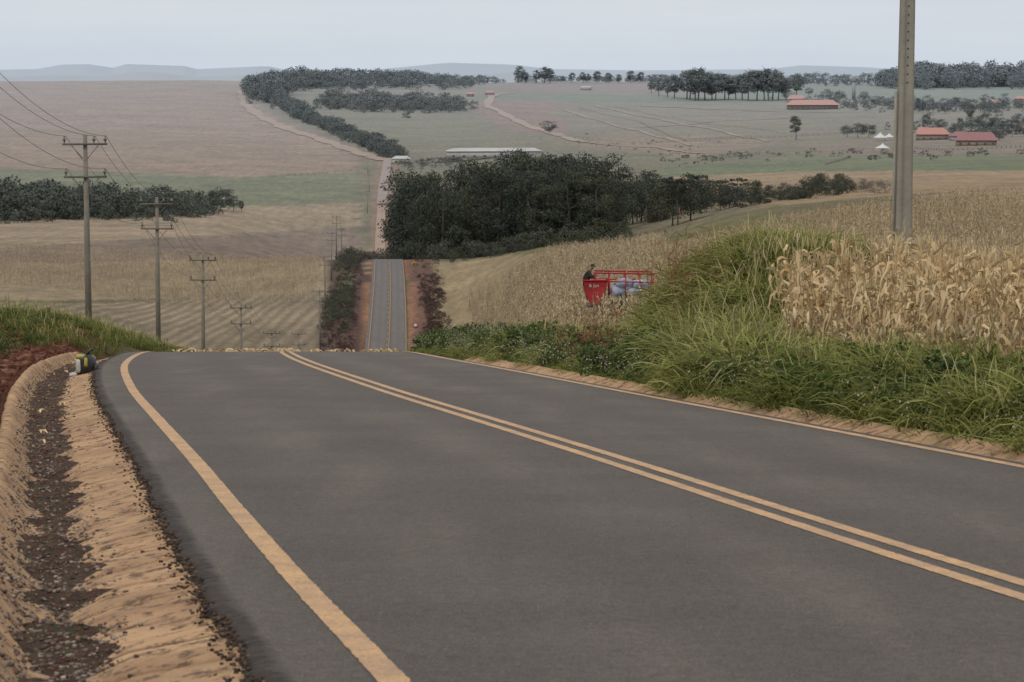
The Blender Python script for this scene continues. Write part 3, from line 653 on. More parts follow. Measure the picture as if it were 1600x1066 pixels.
for i in range(56):
    p = 972+i*7.4+rng.uniform(-4, 4); y = rng.uniform(740, 900); x = (p-800)/F*y; g_ = float(G(x, y))-2
    H = max(6, float(tt(np.interp(p, *rt)-3+rng.uniform(0, 28)))*y-g_)
    key = 'umb' if (1040 < p < 1180 and i % 4 == 0) else ('bare' if p > 1330 else 'round')
    lab = {'umb': 'flat-topped dark pine tree beyond the corn hill', 'bare': 'thin brownish leafless tree beyond the corn hill', 'round': 'rounded dark green tree beyond the corn hill'}[key]
    tree(key, x, y, H, lab, 'tree line beyond the corn hill', rng.uniform(.85, 1.25)*(.7 if H > 17 else 1), g_)
def ft(key, p, top, base, lab, grp=None, wid=1.):
    x, y, z = ground_at(p, base, 720); H = float(tt(top))*y-z; tree(key, x, y, max(H, 3)*1.06, lab, grp, wid, z-max(H, 3)*.06)
for p, a_, b_ in [(1018, 122, 146), (1030, 120, 150), (1042, 119, 152), (1052, 116, 154), (1070, 108, 155), (1077, 106, 156), (1084, 102, 158), (1092, 103, 158), (1102, 108, 157), (1110, 114, 157), (1118, 112, 157), (1129, 112, 156), (1138, 118, 156), (1148, 116, 156), (1160, 111, 157), (1170, 108, 158), (1180, 106, 158), (1190, 107, 158), (1199, 104, 158), (1208, 106, 157), (1216, 110, 156), (1226, 119, 156), (1243, 113, 154)]:
    ft('tall', p, a_, b_, 'tall eucalyptus tree on open pasture', 'eucalyptus trees on the far pasture', 1.35)
for p, a_, b_, w in [(857, 187, 208, 1.2), (1241, 178, 219, .8), (1322, 194, 215, 1), (1340, 190, 216, 1.1), (1356, 192, 216, 1), (1516, 180, 206, 1), (1538, 174, 206, 1.1), (1556, 180, 206, 1), (1514, 160, 190, .8), (1432, 152, 176, .8), (1440, 156, 178, .8), (1366, 148, 166, .9), (1590, 176, 200, 1), (1573, 184, 204, .9), (1498, 182, 206, .8), (1420, 160, 176, 1), (1290, 138, 158, 1), (1262, 136, 150, 1), (1310, 140, 160, 1), (1230, 140, 158, 1), (1384, 152, 168, .9), (1300, 150, 166, 1), (1590, 152, 172, 1), (1475, 160, 178, 1), (1545, 156, 172, 1), (1348, 142, 158, 1), (1402, 156, 172, 1), (1456, 158, 176, 1), (1530, 158, 176, 1), (1568, 154, 170, 1), (1508, 156, 174, 1), (1412, 190, 210, 1), (1470, 184, 204, 1), (1580, 190, 214, 1), (1488, 150, 168, 1), (1536, 146, 162, 1), (1450, 176, 200, 1), (1484, 196, 214, 1), (1560, 196, 220, 1), (1600, 188, 214, 1), (345, 290, 330, 1), (365, 304, 330, .9), (332, 296, 331, .8), (377, 312, 331, .8)]:
    ft('round' if w != .8 else 'tall', p, a_, b_, 'dark green tree standing alone in farmland', None, w*1.3)
for p in [812, 820, 838, 850, 858, 880, 893, 910, 918, 932, 950, 966, 985, 1000]:
    ft('tall', p, 100+rng.uniform(0, 16)+(8 if p > 870 else 0), 130, 'hazy tree on the distant ridge', 'trees on the distant ridge', 1.5)
W_T = [crown('bush', 60+i, 26, 18, .075) for i in range(8)]
def wood(name, path, n_, H, mat, lab, sp=25, spy=3, ymin=720):
    path = np.array(path, float); P, S = [], []
    for i in range(n_):
        t = rng.uniform(0, len(path)-1); j = int(t); q = path[j]*(1-(t-j))+path[j+1]*(t-j)
        x, y, z = ground_at(q[0]+rng.normal(0, 2), q[1]+rng.normal(0, spy), ymin); x += rng.normal(0, sp*.25)
        P.append((x, y, float(G(x, y))-1)); S.append((q[2] if len(q) > 2 else H)*rng.uniform(.6, 1.2)*(1+.14*sin(q[0]*.11)))
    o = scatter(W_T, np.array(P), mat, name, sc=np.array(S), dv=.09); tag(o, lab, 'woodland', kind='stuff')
fw1 = fol('wood_belt', (.032, .036, .023, 1), (.052, .058, .035, 1), (.080, .086, .051, 1))
fw2 = fol('wood_orchard', (.050, .049, .034, 1), (.085, .080, .055, 1), (.12, .112, .078, 1))
wood('woodland', [(618, 248, 12), (602, 240, 12), (574, 226, 11), (536, 211, 12), (496, 195, 13), (466, 181, 15), (440, 166, 19), (420, 154, 22)], 360, 13, fw1, 'dark belt of trees lining the dirt road', 12, 1.2)
wood('woodland', [(414, 156, 24), (425, 140, 24), (440, 136, 24), (520, 134, 22), (640, 134, 22), (750, 131, 13)], 480, 22, fw1, 'long dark woodland along the top of the hill', 40, 3)
wood('woodland', [(510, 164, 17), (600, 168, 17), (730, 170, 13)], 300, 16, fw2, 'grey-green orchard trees in a block', 30, 4)
wood('woodland', [(-120, 338, 14), (0, 338, 15), (100, 336, 13), (200, 334, 12), (320, 333, 9)], 340, 12, fw1, 'dark thicket between the green field and the stubble', 20, 5)
wood('woodland', [(1380, 133, 22), (1430, 134, 36), (1500, 134, 34), (1600, 134, 40), (1750, 134, 36)], 330, 20, fw1, 'hazy woodland on the ridge beside the farm', 50, 3)
wood('woodland', [(1000, 126, 13), (1100, 128, 14), (1230, 130, 16), (1360, 131, 18)], 190, 10, fw1, 'scattered hazy trees along the ridge line', 60, 2)
wood('woodland', [(755, 128, 12), (900, 126, 10), (1010, 126, 12)], 100, 8, fw1, 'low hazy bushes on the ridge line', 60, 1.5)
wood('hedge', [(1250, 162, 8), (1400, 168, 13), (1600, 172, 13)], 150, 8, fw1, 'broken line of garden trees near the farmhouses', 50, 5)
wood('hedge', [(1390, 200, 5), (1480, 208, 9), (1600, 208, 10)], 60, 8, fw1, 'garden shrubs around the red-roofed farmhouses', 30, 5)
wood('hedge', [(1060, 250, 4), (1200, 244, 4), (1600, 244, 5)], 70, 4, fw1, 'low bushes along a pasture boundary', 40, 4)
wood('hedge', [(640, 262, 6), (700, 254, 5), (760, 250, 5)], 50, 5, fw2, 'low bushes beside the long shed', 30, 3)
wood('hedge', [(870, 222, 2.5), (1000, 228, 2.5), (1120, 236, 3)], 60, 3, fw2, 'sparse low shrubs in the pasture', 60, 9)
def scrub(n_, yr, orr, sr, mat, lab, th=-9):
    sy = rng.uniform(*yr, n_); so = rng.uniform(*orr, n_); k_ = sn(sy, so, 3, .03) > th; sy, so = sy[k_], so[k_]; x = XC(sy)+so
    o = scatter(W_T, np.stack([x, sy, G(x, sy)-.2], 1), mat, 'roadside_scrub', sc=rng.uniform(*sr, len(x)), dv=.15); tag(o, lab, 'scrub', kind='stuff')
fred = fol('foliage_red', (.035, .017, .013, 1), (.075, .038, .029, 1), (.12, .065, .046, 1))
scrub(300, (500, 700), (-13, -7.5), (1.0, 2.2), fmid, 'green scrub growing beside the far road', -.1)
scrub(300, (470, 700), (-12, -6.3), (.6, 1.5), fred, 'dark red-brown dry scrub beside the far road')
scrub(70, (500, 640), (6.8, 10.5), (1.4, 3.0), fred, 'dark red-brown dry bush on the road cutting')
scrub(120, (490, 690), (6.0, 12), (.5, 1.2), fbrn, 'thin brown weeds on the road cutting')
scrub(190, (712, 900), (-12, -1), (2, 5), fbrn, 'brown scrub beyond the road crest')
scrub(70, (712, 900), (2.5, 8), (3, 6), fdark, 'dark scrub beyond the road crest')
scrub(90, (680, 718), (6, 58), (1, 6), fdark, 'dark undergrowth at the foot of the grove')
W_L = [crown('bush', 90+i, 22, 14, .10) for i in range(5)]
sy = rng.uniform(26, 84, 700); so = 3.95+np.abs(rng.normal(0, 1.0, 700)); sx = XC(sy)+so; k_ = sn(sx, sy, 19, .8) > -.15; sx, sy = sx[k_], sy[k_]
o = scatter(W_L, np.stack([sx, sy, G(sx, sy)-.05], 1), fgrn, 'leafy_weeds', sc=rng.uniform(.3, .8, len(sx)), dv=.12); tag(o, 'rounded leafy green weeds along the road verge', 'weeds', kind='stuff')
sy = rng.uniform(34, 95, 260); so = -5.7-np.abs(rng.normal(0, 1.3, 260)); sx = XC(sy)+so
o = scatter(W_L, np.stack([sx, sy, G(sx, sy)-.05], 1), fgrn, 'leafy_weeds', sc=rng.uniform(.15, .45, len(sx)), dv=.12); tag(o, 'low leafy weeds on the red earth bank', 'weeds', kind='stuff')
# ---------------------------------------------------------------- dirt tracks
def ribbon(pts_, w, name='dirt_track', lab='pale dirt track across farmland', up=.35, mat=None):
    Pn = [ground_at(a_, b_, 720) for a_, b_ in pts_]; Pn = np.array(Pn)
    t = np.linspace(0, len(Pn)-1, 14*len(Pn)); c = np.stack([pchip(range(len(Pn)), Pn[:, j])(t) for j in (0, 1)], 1)
    d = np.gradient(c, axis=0); nrm = np.stack([d[:, 1], -d[:, 0]], 1); nrm /= np.linalg.norm(nrm, axis=1)[:, None]
    wv_ = w*(1+.25*np.sin(t*9)+.15*np.sin(t*23)); V = []
    for s in (-1, 0, 1):
        q = c+nrm*(s*wv_/2)[:, None]; V.append(np.stack([q[:, 0], q[:, 1], G(q[:, 0], q[:, 1])+up], 1))
    o = mk(name, np.stack(V, 1), gridq(len(t), 3), mat or dirt); struct(o, lab, 'track')
ribbon([(604, 252), (588, 248), (552, 236), (510, 221), (462, 206), (420, 189), (394, 171), (382, 155), (382, 142), (398, 133)], 12)
ribbon([(905, 222), (860, 208), (820, 195), (790, 180), (762, 165), (770, 150), (800, 146)], 10)
ribbon([(905, 222), (960, 228), (1030, 232), (1090, 240), (1200, 238)], 5)
ribbon([(880, 172), (1000, 205), (1080, 228)], 4); ribbon([(930, 165), (1100, 200), (1200, 222)], 4)
ribbon([(1000, 166), (1300, 176), (1500, 174)], 7); ribbon([(990, 200), (1240, 185), (1420, 180)], 5)
# ---------------------------------------------------------------- farm buildings
wallw = simple('wall_white', C(205, 200, 190), C(180, 174, 165), .6); wallb = simple('wall_tan', C(176, 150, 126), C(150, 128, 108), .6)
roofr = simple('roof_terracotta', C(206, 134, 106), C(176, 112, 92), .8); roofd = simple('roof_dark_red', C(160, 92, 82), C(136, 78, 70), .8); roofw = simple('roof_metal', C(206, 206, 202), C(170, 170, 166), .1)
dark = simple('window_dark', C(48, 50, 54), C(34, 36, 40), 2)
tarp = simple('white_canvas', C(232, 232, 230), C(210, 212, 212), .8)
def house(px, base, w, d, h, rh, wm, rm, lab, nwin=4, rot=0.1, ov=.6, name='farmhouse'):
    x, y, z = ground_at(px, base, 720); e = empty(name, (x, y, z-.2)); e.rotation_euler = (0, 0, rot)
    part(Bd().box(-w/2, w/2, -d/2, d/2, 0, h).obj('wall', wm), e)
    a_, c_ = w/2+ov, d/2+ov
    V = [(-a_, -c_, h+.02), (a_, -c_, h+.02), (a_, c_, h+.02), (-a_, c_, h+.02), (-a_+d*.35, 0, h+rh), (a_-d*.35, 0, h+rh), (-a_, -c_, h+.22), (a_, -c_, h+.22), (a_, c_, h+.22), (-a_, c_, h+.22)]
    Q_ = [(3, 2, 1, 0), (0, 1, 7, 6), (1, 2, 8, 7), (2, 3, 9, 8), (3, 0, 6, 9), (6, 7, 5, 4), (8, 9, 4, 5), (7, 8, 5), (9, 6, 4)]
    me = bpy.data.meshes.new('roof'); me.from_pydata(V, [], Q_); me.materials.append(rm)
    o = bpy.data.objects.new('roof', me); COL.objects.link(o); part(o, e)
    for i in range(nwin):
        xx = -w/2+w*(i+.5)/nwin
        if i == nwin//2: part(Bd().box(xx-.6, xx+.6, -d/2-.06, -d/2-.003, .1, 2.3).obj('door', dark), e)
        else: part(Bd().box(xx-.8, xx+.8, -d/2-.06, -d/2-.003, 1, 2.2).obj('window', dark), e)
    tag(e, lab, 'farm building'); return e
house(1456, 219, 22, 12, 4.2, 5, wallb, roofr, 'farmhouse with orange terracotta roof and tan walls', 4, .1, 1)
house(1442, 213, 11, 9, 3.5, 3.6, wallw, roofr, 'small white farmhouse with terracotta roof', 3, -.2, 1)
house(1524, 228, 26, 12, 3.6, 5.5, wallb, roofd, 'farm shed with dark red roof beside trees', 5, -.12, 1)
house(1498, 220, 12, 9, 3.2, 3.5, wallw, roofd, 'small house with dark red roof', 3, .3, .8)
house(1268, 171, 56, 20, 5, 6, wallb, roofr, 'long red-roofed pavilion on the pasture', 9, .05, 2, 'pavilion')
house(1243, 160, 22, 12, 4, 5, wallw, roofr, 'white house with terracotta roof behind the pavilion', 4, .1, 1)
house(772, 247, 62, 14, 4.5, 2.2, wallw, roofw, 'long low white shed with pale metal roof', 9, .12, .6, 'livestock_shed')
house(627, 256, 12, 8, 3.2, 2, wallw, roofw, 'small white building beside the road', 2, 0, .4, 'roadside_house')
house(915, 141, 16, 9, 3.5, 2, wallw, roofw, 'small white barn on the far pasture', 3, 0, .4, 'barn')
house(1027, 346, 6, 6, 4.5, 2.2, wallb, roofd, 'tan house among trees beyond the corn hill', 2, .3, .4)
house(1594, 210, 10, 8, 3, 3, wallw, roofr, 'white house with terracotta roof by trees', 3, .2, .8)
house(1548, 166, 16, 10, 4, 4, wallw, roofr, 'white farmhouse with red roof near the ridge', 3, .1, .8); house(1592, 160, 14, 10, 4, 4, wallb, roofr, 'tan farmhouse with red roof near the ridge', 3, .1, .8)
house(765, 149, 12, 8, 3, 2.6, wallw, roofr, 'small house with red roof at a track bend', 3, .1, .6); house(735, 151, 9, 7, 3, 2.6, wallb, roofr, 'tiny tan house with red roof', 2, .1, .6)
def tent(px, base, w, h):
    x, y, z = ground_at(px, base, 720); e = empty('canvas_tent', (x, y, z))
    t = np.linspace(0, 1, 6); B_ = Bd(); ring = []
    for s in t: ring.append([( (1-s)**1.6*w/2*a_+.05*a_, (1-s)**1.6*w/2*b_+.05*b_, 2.6+s*h) for a_, b_ in ((-1, -1), (1, -1), (1, 1), (-1, 1))])
    V = np.array(ring).reshape(-1, 3); i = np.arange(24).reshape(6, 4); Q = np.stack([i[:-1], np.roll(i[:-1], -1, 1), np.roll(i[1:], -1, 1), i[1:]], -1).reshape(-1, 4)
    part(B_.add(V, Q).obj('canopy', tarp), e)
    for a_, b_ in ((-1, -1), (1, -1), (1, 1), (-1, 1)): part(Bd().box(a_*w*.48-.1, a_*w*.48+.1, b_*w*.48-.1, b_*w*.48+.1, 0, 2.6).obj('leg', tarp), e)
    tag(e, 'white peaked canvas tent in a farmyard', 'tent', 'canvas tents in the farmyard')
tent(1374, 221, 9, 4.2); tent(1388, 220, 7, 3); tent(1378, 238, 8, 3)
x, y, z = ground_at(1332, 156, 720); e = empty('water_tower', (x, y, z)); cm_ = simple('tower_concrete', C(150, 146, 140), C(128, 124, 120), .5)
part(Bd().tube([(0, 0, -1), (0, 0, 22)], 2.4, 12).obj('shaft', cm_), e); part(Bd().tube([(0, 0, 22), (0, 0, 22.5), (0, 0, 29), (0, 0, 30)], [2.4, 3.1, 3.1, 1.5], 14).obj('tank', cm_), e)
tag(e, 'tall pale concrete water tower behind farm buildings', 'water tower')
postm = simple('fence_wood', C(176, 164, 146), C(140, 128, 112), 1.0)
def fence(path, step, h, lab, w=.22):
    Pn = np.array([ground_at(a_, b_, 720) for a_, b_ in path]); B_ = Bd(); seg = []
    for a_, b_ in zip(Pn[:-1], Pn[1:]):
        n_ = max(2, int(np.linalg.norm((b_-a_)[:2])/step)); 
        for i in range(n_): q = a_+(b_-a_)*i/n_; seg.append((q[0], q[1], float(G(q[0], q[1]))))
    for x, y, z in seg: B_.box(x-w/2, x+w/2, y-w/2, y+w/2, z-.3, z+h)
    sg = np.array(seg)
    for hh in (.5, .95): B_.tube(sg+np.array([0, 0, h*hh]), .07, 4, caps=False)
    tag(B_.obj('fence', postm), lab, 'fence')
fence([(1095, 252), (1185, 242), (1300, 238), (1440, 232)], 7, 2.0, 'pale post fence around cattle pens', .45)
fence([(1190, 262), (1290, 258), (1330, 246)], 6, 1.8, 'wooden corral fence beside the green strip', .35)
fence([(690, 262), (800, 252), (1000, 246), (1090, 240)], 8, 1.7, 'post and wire fence at the pasture edge', .35)
fence([(870, 214), (1000, 226), (1180, 214)], 9, 1.7, 'post and wire fence crossing the pasture', .35)
fence([(1080, 222), (1200, 216), (1360, 205)], 9, 1.7, 'post and wire fence beside the farm tents', .35)
fence([(905, 170), (1000, 192), (1075, 222)], 12, 1.7, 'post and wire fence running down the slope', .35)
fence([(960, 168), (1110, 196), (1230, 210)], 12, 1.7, 'post and wire fence running down the slope', .35)
fence([(1400, 232), (1480, 236), (1600, 230)], 5, 2.2, 'pale garden wall and posts near the sheds', .5)
fence([(420, 278), (500, 272), (572, 268)], 8, 1.6, 'thin post fence beside the green field', .25)
# ---------------------------------------------------------------- power poles + cables
polem = simple('pole_concrete', C(144, 138, 126), C(116, 110, 100), 1.5); armm = simple('arm_wood', C(130, 122, 110), C(106, 100, 92), 3)
insm = simple('insulator_glaze', C(120, 112, 104), C(90, 84, 78), 6, .4, .5); wirem = simple('cable_metal', C(80, 82, 86), C(70, 72, 76), 1, .5)
def ppole():
    e = empty('power_pole')
    part(Bd().tube([(0, 0, -.5), (0, 0, 5), (0, 0, 11)], [.18, .15, .10], 10).obj('shaft', polem, True), e)
    for z_, w_ in ((10.55, 1.1), (8.95, 1.05)):
        part(Bd().box(-w_, w_, -.23, -.12, z_-.05, z_+.05).obj('crossarm', armm), e)
        for s in (-1, 1): part(Bd().tube([(s*.12, -.13, z_-.7), (s*.65, -.15, z_-.07)], .02, 4).obj('brace', polem), e)
    for x_, z_ in ((-1, 10.61), (.45, 10.61), (1, 10.61), (-.95, 9.01), (.95, 9.01)):
        part(Bd().tube([(x_, -.17, z_), (x_, -.17, z_+.1), (x_, -.17, z_+.12), (x_, -.17, z_+.2), (x_, -.17, z_+.22), (x_, -.17, z_+.34)], [.03, .03, .09, .08, .05, .04], 8).obj('insulator', insm, True), e)
    return e
pl = [(92, -19.0, 1.8), (140, -20.9, -3.0), (185, -23.1, -8.0), (230, -25.1, -14.6), (285, -27.3, -23), (350, -29.6, -31.5), (420, -31.5, -38)]
pp_ = [(y, x, t_-11) for y, x, t_ in pl]+[(y, (p-800)/F*y, None) for y, p in ((490, 499), (560, 507), (630, 517), (700, 525), (790, 533))]
src = None; tops = []
for y, x, z in pp_:
    g_ = float(G(x, y))
    if z is None or abs(z-g_) > 2.2: z = g_
    tops.append((x, y, z))
    if src is None: src = ppole(); src.location = (x, y, z); e = src
    else: e = dup(src, (x, y, z), rng.normal(.03, .03)); e.rotation_euler[1] = rng.normal(0, .008)
    tag(e, 'weathered utility pole with two crossarms above the fields', 'utility pole', 'line of utility poles beside the road')
for x_, z_ in ((-1, 10.95), (.45, 10.95), (1, 10.95), (-.95, 9.35), (.95, 9.35)):
    P = []
    for (x0, y0, z0), (x1, y1, z1) in zip(tops[:-1], tops[1:]):
        for t in np.linspace(0, 1, 13)[:-1]:
            P.append((x0+(x1-x0)*t+x_, y0+(y1-y0)*t-.17, z0+(z1-z0)*t+z_-4*.9*t*(1-t)))
    x0, y0, z0 = tops[-1]; P.append((x0+x_, y0-.17, z0+z_))
    pre = [(tops[0][0]+x_+1.9*s, tops[0][1]-45*s, tops[0][2]+z_+4.5*s-4*.9*s*(1-s)) for s in (1, .8, .6, .4, .2)]
    tag(Bd().tube(pre+P, .012, 4, caps=False).obj('power_cable', wirem), 'thin sagging power cable strung between utility poles', 'power cable', 'overhead power cables')
for p, b_ in [(575, 272), (577, 300), (574, 335)]:
    x, y, z = ground_at(p, b_, 720); e = dup(src, (x, y, z), 0, 1.0); tag(e, 'distant utility pole beside the road', 'utility pole', 'line of utility poles beside the road')
x, y = 8.85, 64.5; z = float(G(x, y)); e = empty('concrete_pole', (x, y, z)); e.rotation_euler = (0, radians(.5), .15)
con = simple('pole_pale_concrete', C(170, 164, 152), C(146, 141, 131), 1.2, bump=.4)
B_ = Bd(); zz = np.array([-.8, 2, 5, 8, 12]); ww = np.interp(zz, [-.8, 12], [.20, .125]); dd = ww*.75; ch = .03
V = []
for z_, w_, d_ in zip(zz, ww, dd): V += [(-w_+ch, -d_, z_), (-.07, -d_, z_), (-.06, -d_+.015, z_), (.06, -d_+.015, z_), (.07, -d_, z_), (w_-ch, -d_, z_), (w_, -d_+ch, z_), (w_, d_, z_), (-w_, d_, z_), (-w_, -d_+ch, z_)]
i = np.arange(50).reshape(5, 10); Q = np.stack([i[:-1], np.roll(i[:-1], -1, 1), np.roll(i[1:], -1, 1), i[1:]], -1).reshape(-1, 4)
B_.add(V, Q); part(B_.obj('shaft', con), e)
for j in range(26):
    z_ = 5.6+j*.19; d_ = np.interp(z_, [-.8, 12], [.15, .094])-.015
    part(Bd().tube([(0, -d_-.004, z_), (0, -d_+.02, z_)], .018, 8).obj('hole_dark_disc', dark), e)  # dark disc on the face stands in for a hole's shade
part(Bd().box(-.255, -.205, -.03, .03, .2, 5.4).obj('conduit', con), e)
tag(e, 'tall tapered concrete utility pole with bolt holes by dry corn', 'utility pole')
# ---------------------------------------------------------------- road signs
yel = simple('sign_yellow', C(206, 160, 66), C(186, 146, 62), 3); redp = simple('sign_red', C(190, 50, 40), C(170, 44, 38), 3); whp = simple('sign_white', C(225, 225, 220), C(205, 205, 200), 3)
y = 655; x = float(XC(y))+5.6; e = empty('road_sign', (x, y, float(G(x, y))))
part(Bd().box(-.06, .06, -.05, .05, -.2, 1.7).obj('post', polem), e)
part(Bd().add([(0, -.08, 1.3), (.6, -.08, 1.9), (0, -.08, 2.5), (-.6, -.08, 1.9), (0, -.055, 1.3), (.6, -.055, 1.9), (0, -.055, 2.5), (-.6, -.055, 1.9)], [(0, 1, 2, 3), (7, 6, 5, 4), (0, 4, 5, 1), (1, 5, 6, 2), (2, 6, 7, 3), (3, 7, 4, 0)]).obj('panel', yel), e)
part(Bd().add([(-.08, -.09, 1.6), (.08, -.09, 1.6), (.08, -.09, 1.98), (-.08, -.09, 1.98), (-.25, -.09, 1.98), (.25, -.09, 1.98), (.02, -.09, 2.26), (-.02, -.09, 2.26)], [(0, 1, 2, 3), (4, 5, 6, 7)]).obj('arrow', dark), e)
tag(e, 'yellow diamond warning sign beside the far road', 'road sign')
y = 510; x = float(XC(y))+4.9; e = empty('road_sign', (x, y, float(G(x, y))))
part(Bd().box(-.05, .05, -.05, .05, -.2, 2.5).obj('post', polem), e)
part(Bd().tube([(0, -.08, 2.5), (0, -.1, 2.5)], .5, 16).obj('panel', redp), e); part(Bd().tube([(0, -.101, 2.5), (0, -.12, 2.5)], .36, 16).obj('face', whp), e)
tag(e, 'round speed limit sign with red rim on a post', 'road sign')
# ---------------------------------------------------------------- farm implement + person
redm2 = simple('red_paint', C(186, 36, 40), C(144, 32, 36), 1.5, .5, .35); wht = simple('lettering_white', C(215, 205, 198), C(200, 192, 186), 3); rub = simple('tyre_rubber', C(44, 42, 42), C(34, 32, 32), 6)
sack = simple('sack_fabric', C(200, 206, 224), C(140, 152, 188), 3); stl = simple('grey_steel', C(120, 118, 118), C(90, 88, 88), 3, .5, .4)
y = 140.0; x = (958-800)/F*y; z = float(tt(427))*y-2.35; gz = float(G(x, y)); print('IMPL ground', gz, 'base', z)
e = empty('fertilizer_spreader', (x, y, z)); imp = e
sec = [(-1.45, 2.02), (-.32, 2.02), (-.36, 1.5), (-.48, 1.08), (-.7, .9), (-1.05, .88), (-1.25, 1.1), (-1.4, 1.5)]
V = [(a_, -.8, b_) for a_, b_ in sec]+[(a_, .8, b_) for a_, b_ in sec]
Q = [(j, (j+1) % 8, 8+(j+1) % 8, 8+j) for j in range(8)]+[(0, 1, 2, 7), (7, 2, 3, 6), (6, 3, 4, 5), (15, 10, 9, 8), (14, 11, 10, 15), (13, 12, 11, 14)]
hop = Bd().add(V, Q).obj('hopper', redm2); part(hop, e)
bv = hop.modifiers.new('b', 'BEVEL'); bv.width = .03; bv.segments = 2
part(Bd().tube([(-1.5, -.84, 2.05), (-.28, -.84, 2.05)], .035, 6).obj('rim', redm2), e)
fr = Bd()
for yy_ in (-.8, .8):
    fr.tube([(-.9, yy_, 2.42), (1.95, yy_, 2.36)], .045, 6); fr.tube([(-.3, yy_, 2.0), (1.95, yy_, 1.95)], .035, 6)
    for xx_ in (-.9, -.2, .6, 1.3, 1.95): fr.tube([(xx_, yy_, 1.2 if xx_ > -.5 else 2.0), (xx_, yy_, 2.4)], .035, 6)
for xx_ in (-.9, .7, 1.95): fr.tube([(xx_, -.8, 2.38), (xx_, .8, 2.38)], .035, 6)
part(fr.obj('rail_frame', redm2), e)
part(Bd().box(-1.3, 1.9, -.45, -.33, .7, .86).box(-1.3, 1.9, .33, .45, .7, .86).box(-.2, 1.95, -.78, .78, 1.1, 1.2).obj('chassis', stl), e)
def blob(name, mat, cx, cy, cz, rx, ry_, rz_, seed):
    u, v = np.meshgrid(np.linspace(0, 2*pi, 17)[:-1], np.linspace(.08, pi-.08, 9)); r_ = 1+.10*np.sin(3*u+seed)+.08*np.sin(5*v+2*u+seed)
    f = lambda s: np.sign(s)*np.abs(s)**.6
    V = np.stack([cx+rx*f(np.cos(u))*f(np.sin(v))*r_, cy+ry_*f(np.sin(u))*f(np.sin(v))*r_, cz+rz_*f(np.cos(v))*r_], -1)
    i = np.arange(144).reshape(9, 16); Q = np.stack([i[:-1], i[1:], np.roll(i[1:], -1, 1), np.roll(i[:-1], -1, 1)], -1).reshape(-1, 4)
    B_ = Bd().add(V.reshape(-1, 3), Q)
    B_.q.append(np.array([[k2, k2+1, 15-k2-1, 15-k2] for k2 in range(0, 7)])); B_.q.append(np.array([[128+15-k2, 128+15-k2-1, 128+k2+1, 128+k2] for k2 in range(0, 7)]))
    return B_.obj(name, mat, True)
for sx_, sz_, s in ((.2, 1.5, 1), (.95, 1.48, 2), (.55, 1.85, 3), (1.4, 1.8, 4)): part(blob('sack', sack, sx_, -.3, sz_, .42, .4, .24, s), e)
for yy_ in (-.72, .72):
    w = Bd().tube([(.2, yy_-.14, .45), (.2, yy_+.14, .45)], .5, 20).obj('wheel', rub); part(w, e)
    part(Bd().tube([(.2, yy_-.16, .45), (.2, yy_+.16, .45)], .24, 12).obj('rim_disc', redm2), w)
part(Bd().tube([(1.9, 0, .75), (3.1, 0, .6)], .06, 6).obj('drawbar', stl), e)
cu = bpy.data.curves.new('lettering', 'FONT'); cu.body = '& Jan'; cu.size = .24; cu.extrude = .004
to = bpy.data.objects.new('lettering_curve', cu); COL.objects.link(to); bpy.context.view_layer.update()
lm = bpy.data.meshes.new_from_object(to); bpy.data.objects.remove(to); lm.materials.clear(); lm.materials.append(wht)
to = bpy.data.objects.new('lettering', lm); COL.objects.link(to); to.location = (-1.2, -.812, 1.72); to.rotation_euler = (pi/2, 0, 0); part(to, e)
tag(e, 'red farm spreader with tubular rails and pale sacks in dry corn', 'farm machine')
def skin(name, J, E, R, mat, par):
    me = bpy.data.meshes.new(name); me.from_pydata(J, E, []); o = bpy.data.objects.new(name, me); COL.objects.link(o)
    s = o.modifiers.new('s', 'SKIN'); s.use_smooth_shade = True
    for i_, r_ in enumerate(R):
        v = me.skin_vertices[0].data[i_]; v.radius = (r_, r_) if not isinstance(r_, tuple) else r_
    me.skin_vertices[0].data[0].use_root = True
    sb = o.modifiers.new('u', 'SUBSURF'); sb.levels = 2; sb.render_levels = 2; me.materials.append(mat); part(o, par); return o
skn = simple('skin_tone', C(150, 104, 80), C(130, 90, 70), 4, .6); camo = simple('dark_jacket', C(66, 68, 62), C(34, 38, 38), 5); jean = simple('dark_trousers', C(44, 48, 60), C(34, 36, 46), 5); capm = simple('dark_cap', C(46, 52, 56), C(34, 38, 42), 5)
pe = empty('person', (x-1.06, y-.1, z+1.04))
J = [(-.28, 0, .92), (-.24, 0, 1.12), (-.12, 0, 1.36), (-.06, 0, 1.46), (.0, 0, 1.54), (.06, 0, 1.66),
     (-.12, -.19, 1.37), (-.02, -.27, 1.12), (.2, -.22, 1.2), (-.12, .19, 1.37), (.0, .27, 1.12), (.22, .2, 1.2),
     (-.27, -.1, .86), (-.12, -.12, .46), (-.26, -.12, .06), (-.1, -.13, .02), (-.27, .1, .86), (-.1, .12, .47), (-.24, .12, .06), (-.08, .13, .02)]
E = [(0, 1), (1, 2), (2, 3), (3, 4), (4, 5), (2, 6), (6, 7), (7, 8), (2, 9), (9, 10), (10, 11), (0, 12), (12, 13), (13, 14), (14, 15), (0, 16), (16, 17), (17, 18), (18, 19)]
R = [.13, .13, .15, .07, .085, .09, .06, .045, .03, .06, .045, .03, .085, .06, .04, .035, .085, .06, .04, .035]
